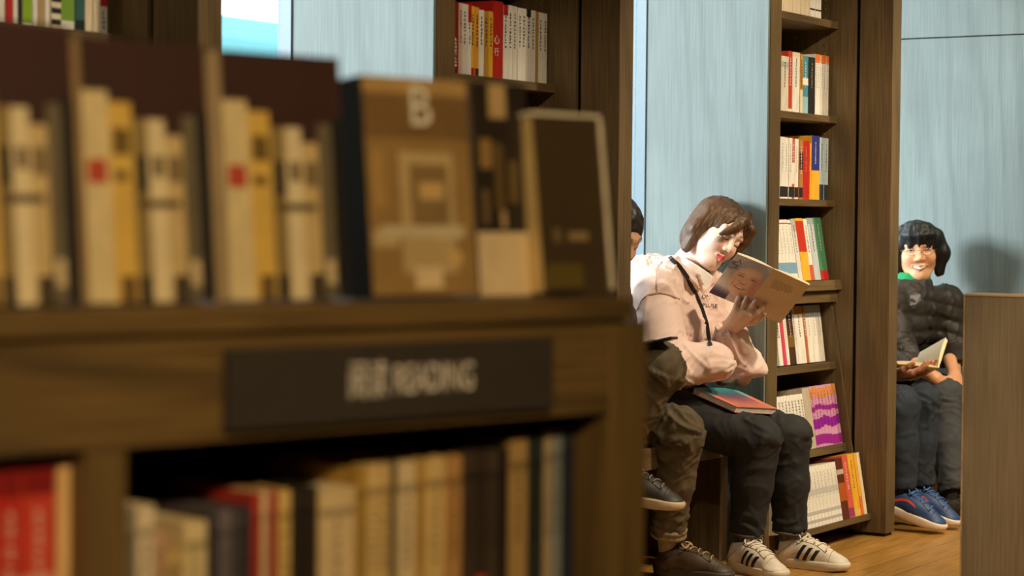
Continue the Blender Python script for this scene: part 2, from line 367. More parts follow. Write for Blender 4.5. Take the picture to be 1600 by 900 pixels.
def row(fr, y_off, x, z, lean, ymid, items, place, hscale=1.0):
    """items: (px left, px right, px of top edge measured as height in metres, colour, description, bands, title, shared)"""
    k = 0
    for it in items:
        a, b, h, col, desc = it[:5]; bands = it[5] if len(it) > 5 else (); title = it[6] if len(it) > 6 else DK; nsh = it[7] if len(it) > 7 else 1; tp = it[8] if len(it) > 8 else (0.42, 0.9)
        ya, yb = on_x(fr, a, ymid, x)[1], on_x(fr, b, ymid, x)[1]
        for q in range(nsh):
            u0 = ya + (yb-ya)*q/nsh; u1 = ya + (yb-ya)*(q+1)/nsh
            if nsh > 1: lab = '%s, %s from left, %s' % (desc, ORD[k], place); grp = desc + ' run, ' + place
            else: lab = '%s, %s from left, %s' % (desc, ORD[k], place); grp = None
            if nsh > 1 and MAG in [q_[2] for q_ in bands]: bands = tuple((max(0.0, a_+dq), min(1.0, b_+dq), c_) for (a_, b_, c_) in it[5] for dq in (random.uniform(-0.035, 0.035),))
            book(fr, x + (random.uniform(-0.004, 0.0) if lean == 0 else 0), u0, u1, z, h*(random.uniform(0.995, 1.005) if nsh > 1 else 1), 0.14 if h < 0.23 else 0.16, lean, col, lab, grp, bands, title, tp)
            k += 1
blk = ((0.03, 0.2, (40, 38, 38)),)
PB = 'beside the reading woman'
row(W, 0, -0.085, 1.845, 0, 10, [
    (1222.5, 1265, 0.205, CREAM, 'thin cream paperback', (), DK, 13), (1265.5, 1284, 0.21, WHITE, 'white paperback', ((0.13, 0.16, DK),), DK, 4)], 'top visible shelf ' + PB)
row(W, 0, -0.095, 1.504, 0, 130, [
    (1221, 1232.5, 0.192, (222,214,196), 'cream paperback with grey mark', ((0.8, 0.9, GREY),), DK), (1232.7, 1239, 0.213, (196,66,40), 'red and white spined book', ((0.0, 0.06, WHITE),), WHITE),
    (1239.2, 1250.5, 0.212, WHITE, 'white paperback with dark lettering', ((0.93, 1.0, CREAM),), DK), (1250.7, 1255, 0.209, GOLD, 'narrow golden paperback', ((0.0, 0.4, CREAM),), DK),
    (1255.2, 1264, 0.205, TEAL, 'blue and white paperback', ((0.5, 0.62, WHITE), (0.0, 0.3, (150, 190, 200))), WHITE), (1264.3, 1274.5, 0.204, BLACK, 'black spined book', (), (190, 170, 120)),
    (1274.8, 1295.3, 0.218, WHITE, 'white book with orange top', ((0.86, 1.0, ORANGE),), GREY, 5)], 'second shelf ' + PB)
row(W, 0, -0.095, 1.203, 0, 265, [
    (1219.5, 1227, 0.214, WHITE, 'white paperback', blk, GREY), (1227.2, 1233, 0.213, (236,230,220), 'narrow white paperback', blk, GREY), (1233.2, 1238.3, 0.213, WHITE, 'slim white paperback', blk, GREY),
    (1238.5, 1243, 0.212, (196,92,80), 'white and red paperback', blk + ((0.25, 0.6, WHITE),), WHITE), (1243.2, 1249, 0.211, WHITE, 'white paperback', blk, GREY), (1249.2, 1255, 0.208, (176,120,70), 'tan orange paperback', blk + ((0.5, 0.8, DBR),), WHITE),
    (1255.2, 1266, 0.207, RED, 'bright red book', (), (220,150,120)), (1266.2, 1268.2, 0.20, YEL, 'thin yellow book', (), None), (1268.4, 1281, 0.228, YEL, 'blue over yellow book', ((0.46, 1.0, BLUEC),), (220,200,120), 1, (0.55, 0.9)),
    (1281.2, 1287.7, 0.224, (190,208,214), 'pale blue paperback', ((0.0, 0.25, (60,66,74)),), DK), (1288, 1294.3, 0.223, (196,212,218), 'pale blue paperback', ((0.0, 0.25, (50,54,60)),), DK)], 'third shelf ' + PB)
row(W, 0, -0.079, 0.917, LEAN, 392, [
    (1216, 1248.5, 0.216, WHITE, 'white magazine with blue logo', ((0.12, 0.3, (120,160,190)), (0.93, 0.95, RED)), GREY, 6), (1249, 1255.5, 0.22, GREY, 'grey white paperback', ((0.0, 0.8, (214,210,204)),), DK),
    (1255.8, 1268, 0.222, YEL, 'red over yellow book', ((0.46, 0.96, (188,48,30)),), None), (1268.3, 1274, 0.22, WHITE, 'white paperback with red foot', ((0.0, 0.25, (200,90,60)),), DK),
    (1274.3, 1284, 0.224, (186,194,196), 'silver grey book', ((0.9, 1.0, (150,160,160)),), DK), (1284.3, 1296, 0.226, GREEN, 'green book with red foot', ((0.0, 0.15, (190,40,40)),), WHITE)], 'fourth shelf ' + PB)
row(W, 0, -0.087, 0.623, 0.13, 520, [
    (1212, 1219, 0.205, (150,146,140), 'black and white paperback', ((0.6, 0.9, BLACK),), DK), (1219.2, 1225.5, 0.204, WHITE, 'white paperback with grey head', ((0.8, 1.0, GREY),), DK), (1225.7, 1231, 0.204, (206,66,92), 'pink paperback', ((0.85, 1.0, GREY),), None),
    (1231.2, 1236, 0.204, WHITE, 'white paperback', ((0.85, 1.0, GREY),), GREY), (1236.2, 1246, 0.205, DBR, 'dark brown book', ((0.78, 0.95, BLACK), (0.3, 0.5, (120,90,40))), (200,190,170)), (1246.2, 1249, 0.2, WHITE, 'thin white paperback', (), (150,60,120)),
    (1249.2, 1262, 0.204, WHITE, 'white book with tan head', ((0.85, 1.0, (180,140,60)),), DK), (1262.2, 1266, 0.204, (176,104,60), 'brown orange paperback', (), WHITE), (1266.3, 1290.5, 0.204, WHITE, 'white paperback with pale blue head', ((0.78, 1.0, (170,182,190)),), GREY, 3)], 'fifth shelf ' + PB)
row(W, 0, -0.018, 0.330, LEAN, 655, [
    (1216, 1266, 0.196, WHITE, 'white paperback', ((0.1, 0.18, GREY),), DK, 10), (1266.3, 1277, 0.214, (186,174,152), 'tall beige book', (), None),
    (1277.3, 1317.5, 0.216, (206,150,180), 'purple and pink spined book', ((0.04, 0.2, MAG), (0.32, 0.48, (140,20,150)), (0.6, 0.68, MAG), (0.82, 0.98, (214,140,70))), MAG, 8)], 'sixth shelf ' + PB)
row(W, 0, 0.080, 0.082, LEAN, 765, [
    (1236, 1318, 0.205, WHITE, 'white magazine', ((0.07, 0.12, GREY), (0.2, 0.26, (190,186,180)), (0.52, 0.62, (196,192,186))), GREY, 15), (1318.3, 1328.5, 0.214, (92,40,18), 'dark brown book with orange glow', ((0.3, 0.6, (176,84,26)), (0.74, 0.82, (190,170,150))), None),
    (1328.8, 1337, 0.219, (212,92,70), 'coral red magazine', ((0.02, 0.16, (150,60,110)),), WHITE), (1337.2, 1346.5, 0.221, YEL, 'golden yellow magazine', ((0.0, 0.12, (230,180,90)),), DK), (1346.8, 1351, 0.221, (222,110,50), 'orange magazine', ((0.3, 1.0, YEL),), None), (1351.2, 1356, 0.221, CREAM, 'cream magazine', (), None)], 'bottom rack ' + PB)
PA = 'shelf above the upright books'
row(W, 0, -0.095, 1.504, 0, 65, [
    (707, 709.6, 0.19, WHITE, 'thin white book', (), None), (709.9, 718, 0.195, (120,26,18), 'dark red book', (), WHITE, 1, (0.05, 0.5)), (718.2, 722.7, 0.193, (212,170,150), 'pinkish paperback', (), DK), (723, 731, 0.192, (214,208,198), 'grey white paperback', (), DK),
    (731.2, 737, 0.192, WHITE, 'white paperback with red head', ((0.75, 1.0, RED),), DK), (737.2, 743, 0.19, YEL, 'yellow book with red foot', ((0.0, 0.12, RED),), DK), (743.2, 749, 0.188, (226,160,60), 'orange yellow book', ((0.0, 0.12, DBR),), DK), (749.2, 757, 0.183, WHITE, 'white paperback', (), DK), (757.2, 764, 0.181, GOLD, 'golden paperback', (), DK), (764.2, 771, 0.183, YEL, 'yellow paperback', (), DK),
    (771.3, 787, 0.214, RED, 'thick red book with white calligraphy', (), None),
    (787.3, 795, 0.208, WHITE, 'white paperback with red head', ((0.86, 1.0, RED),), DK), (795.2, 802, 0.209, WHITE, 'white paperback', (), DK), (802.2, 809, 0.208, (224,216,200), 'off-white paperback', (), DK), (809.3, 816, 0.206, WHITE, 'white paperback', (), DK), (816.2, 822.5, 0.206, (226,218,204), 'cream paperback', (), DK),
    (822.8, 830, 0.205, WHITE, 'white paperback with black head', ((0.9, 1.0, BLACK),), DK), (830.2, 838, 0.205, WHITE, 'white paperback', (), DK), (838.2, 843, 0.204, GOLD, 'gold paperback', (), None), (843.3, 849, 0.203, WHITE, 'white paperback', (), DK), (849.2, 855, 0.202, (228,220,206), 'rightmost off-white paperback', (), DK)], PA)
hs = [o for o in bpy.data.objects if o.get('label', '').startswith('thick red book')][0]
for ch, zz, sz in (('\u5fc3', 0.107, 0.03), ('\u884c', 0.073, 0.024)):
    me = text_mesh(ch, sz); put('calligraphy', me, plain('white_ink', (0.85, 0.82, 0.75), 0.6), hs, Matrix.Translation((0.0006, 0.017, zz)) @ Matrix(((0,0,1,0),(1,0,0,0),(0,1,0,0),(0,0,0,1))))
row(W, 0, -0.095, 1.203, 0, 240, [(710, 780, 0.19, CREAM, 'cream paperback', (), DK, 8), (780.5, 830, 0.21, WHITE, 'tall white paperback', (), DK, 6)], 'half-hidden shelf behind the upright books')
row(W, 0, -0.095, 1.504, 0, 15, [
    (-34, -14, 0.2, CREAM, 'cream paperback', (), DK), (-13.5, 10, 0.2, WHITE, 'white book', (), DK), (10.3, 22, 0.2, RED, 'red book', (), WHITE), (22.3, 29.7, 0.2, WHITE, 'white paperback', (), DK), (30, 37, 0.2, BLACK, 'black book', (), WHITE), (37.3, 52, 0.2, WHITE, 'white book with green block', ((0.04, 0.3, (140,180,40)),), DK, 1, (0.4, 0.9)),
    (52.3, 60, 0.2, WHITE, 'narrow white book', (), DK), (60.3, 72, 0.2, (176,150,110), 'tan book', (), DK), (72.3, 79.7, 0.2, WHITE, 'white paperback', (), DK), (80, 96, 0.2, (222,210,180), 'black patterned cream book', ((0.05, 0.1, BLACK), (0.16, 0.22, BLACK), (0.28, 0.34, BLACK)), None), (96.5, 118, 0.2, WHITE, 'wide white book with green strip', ((0.1, 0.4, (120,160,60)),), None),
    (118.3, 134, 0.2, (52,92,92), 'dark teal book', ((0.0, 0.12, (30, 40, 44)),), None), (134.3, 146, 0.2, CREAM, 'cream book', (), DK), (146.3, 158, 0.2, (224,206,172), 'cream paperback', (), DK), (158.3, 170, 0.2, WHITE, 'white book with red head', ((0.3, 0.6, (200,40,50)),), DK, 1, (0.05, 0.25))], 'upper left shelf')
#PEOPLE#
# ------------------------------------------------------------------ soft shapes: blended distance field -> mesh
def smin(a, b, k):
    h = np.clip(0.5 + 0.5*(b-a)/k, 0, 1); return b*(1-h) + a*h - k*h*(1-h)
class Blend:
    def __init__(s): s.p = []
    def cap(s, a, b, ra, rb=None, k=0.02, sub=False): s.p.append(('c', np.array(a, float), np.array(b, float), ra, ra if rb is None else rb, k, sub)); return s
    def chain(s, pts, rad, k=0.02, sub=False):
        for i in range(len(pts)-1): s.cap(pts[i], pts[i+1], rad[i] if hasattr(rad, '__len__') else rad, rad[i+1] if hasattr(rad, '__len__') else rad, k, sub)
        return s
    def ell(s, c, r, k=0.02, sub=False, R=None): s.p.append(('e', np.array(c, float), np.array(r if hasattr(r, '__len__') else (r, r, r), float), R, None, k, sub)); return s
    def cut(s, pt, nrm, k=0.006): s.p.append(('h', np.array(pt, float), np.array(nrm, float)/np.linalg.norm(nrm), None, None, k, True)); return s   # removes the side nrm points to
    def mesh(s, h):
        los, his = [], []
        def bb(q):
            if q[0] == 'c': r = max(q[3], q[4]); return np.minimum(q[1], q[2])-r, np.maximum(q[1], q[2])+r
            if q[3] is not None: r = q[2].max(); return q[1]-r, q[1]+r
            return q[1]-q[2], q[1]+q[2]
        for q in s.p:
            if not q[6]: a, b = bb(q); los.append(a); his.append(b)
        lo = np.min(los, 0)-4*h; hi = np.max(his, 0)+4*h; n = np.ceil((hi-lo)/h).astype(int)+1
        F = np.full(n, 0.08, np.float32)
        ax = [lo[i]+h*np.arange(n[i]) for i in range(3)]
        for q in s.p:
            if q[0] == 'h':
                d = ((ax[0][:,None,None]-q[1][0])*q[2][0] + (ax[1][None,:,None]-q[1][1])*q[2][1] + (ax[2][None,None,:]-q[1][2])*q[2][2])
                F = -smin(-F, -d, q[5]); continue
            a, b = bb(q); m = q[5] + 0.03
            i0 = np.clip(((a-m-lo)/h).astype(int), 0, n-1); i1 = np.clip(np.ceil((b+m-lo)/h).astype(int)+1, 1, n)
            if np.any(i1 <= i0): continue
            sl = tuple(slice(u, v) for u, v in zip(i0, i1))
            X = (ax[0][sl[0]][:,None,None], ax[1][sl[1]][None,:,None], ax[2][sl[2]][None,None,:])
            if q[0] == 'c':
                ba = q[2]-q[1]; L2 = max(ba @ ba, 1e-12)
                P = [X[i]-q[1][i] for i in range(3)]
                t = np.clip((P[0]*ba[0]+P[1]*ba[1]+P[2]*ba[2])/L2, 0, 1)
                d = np.sqrt((P[0]-t*ba[0])**2+(P[1]-t*ba[1])**2+(P[2]-t*ba[2])**2) - (q[3]+(q[4]-q[3])*t)
            else:
                P = [X[i]-q[1][i] for i in range(3)]
                if q[3] is not None: P = [P[0]*q[3][0][i]+P[1]*q[3][1][i]+P[2]*q[3][2][i] for i in range(3)]
                k0 = np.sqrt((P[0]/q[2][0])**2+(P[1]/q[2][1])**2+(P[2]/q[2][2])**2); k1 = np.sqrt((P[0]/q[2][0]**2)**2+(P[1]/q[2][1]**2)**2+(P[2]/q[2][2]**2)**2)
                d = k0*(k0-1)/(k1+1e-9)
            d = d.astype(np.float32)
            F[sl] = -smin(-F[sl], d, q[5]) if q[6] else smin(F[sl], d, q[5])
        return nets(F, lo, h)
def nets(F, lo, h):
    S = F < 0; n = F.shape
    def c(i, j, k): return S[i:n[0]-1+i, j:n[1]-1+j, k:n[2]-1+k]
    cnt = sum(c(i, j, k).astype(np.int8) for i in (0, 1) for j in (0, 1) for k in (0, 1))
    idx = np.argwhere((cnt > 0) & (cnt < 8)); ids = np.full(cnt.shape, -1, np.int32); ids[idx[:,0], idx[:,1], idx[:,2]] = np.arange(len(idx))
    acc = np.zeros((len(idx), 3)); num = np.zeros(len(idx))
    g = lambda o: F[idx[:,0]+o[0], idx[:,1]+o[1], idx[:,2]+o[2]]
    for ax in range(3):
        for u in (0, 1):
            for v in (0, 1):
                a = [0, 0, 0]; o2 = [i for i in range(3) if i != ax]; a[o2[0]] = u; a[o2[1]] = v; b = list(a); b[ax] = 1
                va, vb = g(a), g(b); m = (va < 0) != (vb < 0)
                t = np.where(m, va/np.where(m, va-vb, 1), 0); p = np.tile(np.array(a, float), (len(idx), 1)); p[:, ax] += t
                acc[m] += p[m]; num[m] += 1
    V = lo + h*(idx + acc/num[:,None]); Q = []
    for ax in range(3):
        o = [i for i in range(3) if i != ax]
        A_ = [slice(None)]*3; B_ = [slice(None)]*3; A_[ax] = slice(0, -1); B_[ax] = slice(1, None)
        sa, sb = S[tuple(A_)], S[tuple(B_)]; e = np.argwhere(sa != sb)
        e = e[(e[:, o[0]] > 0) & (e[:, o[1]] > 0) & (e[:, o[0]] < n[o[0]]-1) & (e[:, o[1]] < n[o[1]]-1)]
        def cid(d0, d1):
            w = e.copy(); w[:, o[0]] += d0; w[:, o[1]] += d1; return ids[w[:,0], w[:,1], w[:,2]]
        q = np.stack([cid(-1,-1), cid(0,-1), cid(0,0), cid(-1,0)], 1)
        flip = sa[e[:,0], e[:,1], e[:,2]]
        if ax == 1: flip = ~flip
        q[~flip] = q[~flip][:, ::-1]; Q.append(q)
    Q = np.concatenate(Q); Q = Q[(Q >= 0).all(1)]
    return V, Q
def vnormals(V, Q):
    fn = np.cross(V[Q[:,2]]-V[Q[:,0]], V[Q[:,3]]-V[Q[:,1]]); N = np.zeros_like(V)
    for i in range(4): np.add.at(N, Q[:,i], fn)
    return N/(np.linalg.norm(N, axis=1, keepdims=True)+1e-12)
LAT = RNG.rand(32, 32, 32)
def vnoise(P):
    i = np.floor(P).astype(int); f = P-i; f = f*f*(3-2*f); r = 0
    for a in (0, 1):
        for b in (0, 1):
            for c in (0, 1):
                w = (f[:,0] if a else 1-f[:,0])*(f[:,1] if b else 1-f[:,1])*(f[:,2] if c else 1-f[:,2])
                r = r + w*LAT[(i[:,0]+a) % 32, (i[:,1]+b) % 32, (i[:,2]+c) % 32]
    return r*2-1
def smoothv(V, Q, it=2):
    for _ in range(it):
        A_ = np.zeros_like(V); c = np.zeros(len(V))
        for i in range(4):
            np.add.at(A_, Q[:,i], V[Q[:,(i+1)%4]]); np.add.at(c, Q[:,i], 1)
        V = 0.5*V + 0.5*A_/np.maximum(c, 1)[:,None]
    return V
def folds(V, Q, bones, amp=0.006, freq=24.0, twist=0.35, seed=0.0):
    """cloth folds: sharp slanting ridges across a limb, strongest near the bends at the bone ends"""
    N = vnormals(V, Q); best = np.full(len(V), 9.0); s_ = np.zeros(len(V)); e = np.zeros(len(V)); an = np.zeros(len(V))
    for bi, (a, b) in enumerate(bones):
        a = np.array(a, float); b = np.array(b, float); ba = b-a; L = np.linalg.norm(ba); t = np.clip((V-a) @ ba/L**2, 0, 1)
        r_ = V-a-t[:,None]*ba; d = np.linalg.norm(r_, axis=1); m = d < best
        e1 = np.cross(ba, (0.3, 0.9, 0.2)); e1 /= np.linalg.norm(e1); e2 = np.cross(ba/L, e1)
        best[m] = d[m]; s_[m] = (t*L)[m]+bi*3.7; e[m] = np.minimum(t, 1-t)[m]*L; an[m] = np.sin(np.arctan2(r_ @ e2, r_ @ e1)+bi)[m]
    w = vnoise(V*8.0+seed)*0.9 + vnoise(V*19.0+seed+5)*0.35
    q = np.stack([s_*freq + w*1.4 + an*1.5, an*1.3+seed+V[:,2]*2, V[:,1]*4.0+V[:,0]*3+seed], 1)
    r = (1-np.abs(vnoise(q)))**5
    q2 = np.stack([s_*freq*1.9 + w*1.8 - an*2.2, an*1.6+seed+7, V[:,0]*6+V[:,1]*5+seed], 1)
    r2 = (1-np.abs(vnoise(q2)))**4
    g = 0.35 + 0.9*np.exp(-(e/0.075)**2)
    return V + N*((amp*1.5*(r-0.25) + amp*0.7*(r2-0.25))*g)[:,None]
def tomesh(name, V, Q, col=None):
    me = bpy.data.meshes.new(name); me.from_pydata(V.tolist(), [], Q.tolist())
    if col is not None:
        at = me.color_attributes.new('Col', 'FLOAT_COLOR', 'POINT'); at.data.foreach_set('color', np.concatenate([col, np.ones((len(V), 1))], 1).astype(np.float32).ravel())
    me.polygons.foreach_set('use_smooth', [True]*len(me.polygons)); me.update(); return me
def const(V, c): return np.tile(np.array(lin(c)), (len(V), 1))
def basis(fwd, up):
    f = np.array(fwd, float); f /= np.linalg.norm(f); u = np.array(up, float); u = u-(u@f)*f; u /= np.linalg.norm(u); return np.stack([f, np.cross(u, f), u], 1)   # columns x, y, z
SKIN = vcol('skin', 0.45, 0.12, 0.05, 300, noise=0.03)
HAIRM = vcol('hair', 0.5, 0, 0.6, 60, spec=0.4, noise=0.22, nscale=120, stretch=(1, 1, 0.12))
CLOTH = vcol('fleece', 0.85, 0, 0.15, 500, 0.1, noise=0.04, nscale=20)
DENIM = vcol('denim', 0.8, 0, 0.25, 700, 0.0, noise=0.22, nscale=26)
PUFF = vcol('puffer_nylon', 0.6, 0, 0.2, 90, noise=0.12, nscale=20)
SHOE = vcol('shoe_upper', 0.55, 0, 0.1, 300, noise=0.06)
RUBBER = vcol('shoe_rubber', 0.5, 0, 0.05, 300, noise=0.04)

def head_mesh(skin=(232, 196, 172), lip=(200, 40, 40), brow=(80, 56, 40), smile=False, eyes='down', h=0.0022, cheek=(232, 150, 124)):
    b = Blend()
    b.ell((-0.012, 0, 0.032), (0.094, 0.073, 0.078)).ell((0.022, 0, -0.03), (0.064, 0.059, 0.08), 0.03).ell((0.062, 0, -0.092), 0.021, 0.03)
    for s in (-1, 1):
        b.cap((0.0, s*0.050, -0.045), (0.05, s*0.018, -0.092), 0.022, 0.02, 0.03)
        b.ell((0.056, s*0.034, -0.024 if smile else -0.028), 0.030 if smile else 0.026, 0.025)
        b.cap((0.080, s*0.010, 0.028), (0.066, s*0.046, 0.028), 0.010, 0.009, 0.016)
        b.ell((0.100, s*0.031, 0.009), (0.021, 0.020, 0.011), 0.014, True)
        b.ell((0.0695, s*0.031, 0.007), (0.0135, 0.0165, 0.0115), 0.006)
        b.ell((-0.012, s*0.072, -0.006), (0.017, 0.009, 0.03), 0.008)
    b.cap((0.080, 0, 0.016), (0.100, 0, -0.022), 0.0075, 0.011, 0.012)
    for s in (-1, 1): b.ell((0.092, s*0.013, -0.027), (0.010, 0.008, 0.008), 0.007)
    wdt = 0.028 if smile else 0.019; up_ = 0.006 if smile else 0.0
    for s in (-1, 1):
        b.cap((0.0935, 0, -0.0535), (0.080, s*wdt, -0.057+up_), 0.0052, 0.003, 0.006)
        b.cap((0.0915, 0, -0.0655), (0.080, s*wdt, -0.059+up_), 0.0062, 0.003, 0.006)
        b.cap((0.1035, 0, -0.0595), (0.088, s*wdt*1.05, -0.058+up_), 0.0042 if smile else 0.0028, 0.002, 0.004, True)
    b.cap((-0.02, 0, -0.06), (-0.045, 0, -0.20), 0.047, 0.052, 0.03)
    V, Q = b.mesh(h); V = smoothv(V, Q, 1)
    C = const(V, skin); x, y, z = V.T; ay = np.abs(y)
    def mix(mask, c): C[:] = C*(1-mask[:,None]) + np.array(lin(c))*mask[:,None]
    mix(np.exp(-(((ay-0.036)/0.02)**2+((z+0.03)/0.018)**2))*0.5*(x > 0.03), cheek)
    mix(np.exp(-((y/0.014)**2+((z+0.024)/0.012)**2))*0.25*(x > 0.08), cheek)
    lipc = -0.0595+up_*(ay/wdt)**2
    lm = (x > 0.074) & (ay < wdt+0.001) & (z-lipc < 0.0105*(1-0.6*(ay/wdt))) & (lipc-z < 0.0125*(1-0.75*(ay/wdt)**2))
    mix(lm*0.9, lip)
    if smile: mix(((x > 0.07) & (ay < wdt*0.82) & (np.abs(z-lipc) < 0.0042))*1.0, (236, 228, 214))
    else: mix(((x > 0.07) & (ay < wdt*0.95) & (np.abs(z-lipc) < 0.0016))*0.6, (110, 24, 24))
    bz = 0.031 + 0.006*np.sin(np.clip((ay-0.012)/0.036, 0, 1)*2.2)
    mix(((x > 0.05) & (ay > 0.013) & (ay < 0.049) & (np.abs(z-bz) < 0.0034))*0.75, brow)
    ez = (0.002 if eyes == 'down' else 0.0055) + (-0.004 if eyes == 'down' else 0.005)*(1-((ay-0.031)/0.016)**2)
    mix(((x > 0.055) & (np.abs(ay-0.031) < 0.0165) & (np.abs(z-ez) < 0.0021))*0.9, (46, 32, 28))
    if eyes != 'down': mix(((x > 0.06) & (np.abs(ay-0.031) < 0.006) & (np.abs(z-ez+0.002) < 0.003))*0.9, (30, 22, 20))
    mix(((ay > 0.004) & (ay < 0.010) & (x > 0.085) & (np.abs(z+0.0345) < 0.002))*0.6, (120, 60, 50))
    return V, Q, C
def hand_mesh(R, wrist, curl, spread=0.12, thumb=((0.55, 0.75, 0.1), (0.8, 0.4, 0.35)), skin=(226, 186, 160), h=0.0024, side=1, scale=0.95):
    """local: x along the fingers, y across towards the thumb (side), z out of the back of the hand; curl bends towards -z"""
    b = Blend()
    b.cap((-0.10, 0, 0), (-0.01, 0, 0), 0.027, 0.024, 0.02)
    b.cap((0.0, side*0.012, 0), (0.072, side*0.026, 0.002), 0.019, 0.013, 0.02).cap((0.0, -side*0.01, 0), (0.068, -side*0.026, 0.0), 0.018, 0.012, 0.02).cap((0.01, 0, 0), (0.075, 0, 0.003), 0.017, 0.013, 0.02)
    ln = (0.070, 0.079, 0.073, 0.058); nails = []
    for i in range(4):
        y0 = side*(0.028-0.0185*i); base = np.array([0.074-0.004*abs(i-1), y0, 0.001]); a = side*spread*(1.2-i*0.8); c = curl[i] if hasattr(curl, '__len__') else curl
        ang = 0.0; p = base; pts = [p]; 
        for q, fr_ in enumerate((0.45, 0.31, 0.24)):
            ang += c*(0.75, 1.0, 0.8)[q]
            d = np.array([math.cos(ang)*math.cos(a), math.cos(ang)*math.sin(a), -math.sin(ang)]); p = p + d*ln[i]*fr_; pts.append(p)
        b.chain(pts, (0.0098, 0.0092, 0.0084, 0.0072), 0.004)
    t0 = np.array([0.018, side*0.024, -0.006]); d1_ = np.array([thumb[0][0], side*thumb[0][1], -thumb[0][2]]); d2_ = np.array([thumb[1][0], side*thumb[1][1], -thumb[1][2]])
    d1_ /= np.linalg.norm(d1_); d2_ /= np.linalg.norm(d2_)
    b.chain([t0, t0+d1_*0.042, t0+d1_*0.042+d2_*0.03, t0+d1_*0.042+d2_*0.052], (0.0145, 0.0115, 0.0105, 0.008), 0.008)
    V, Q = b.mesh(h); V = V*scale
    C = const(V, skin); tip = np.clip((V[:,0]-0.09)/0.05, 0, 1)[:,None]*0.25; C = C*(1-tip)+np.array(lin((222, 140, 116)))*tip
    return V @ R.T + np.array(wrist), Q, C
def join(parts):
    Vs, Qs, Cs, o = [], [], [], 0
    for V, Q, C in parts: Vs.append(V); Qs.append(Q+o); Cs.append(C); o += len(V)
    return np.concatenate(Vs), np.concatenate(Qs), np.concatenate(Cs)
def lerp(a, b, t): return np.array(a, float)*(1-t)+np.array(b, float)*t

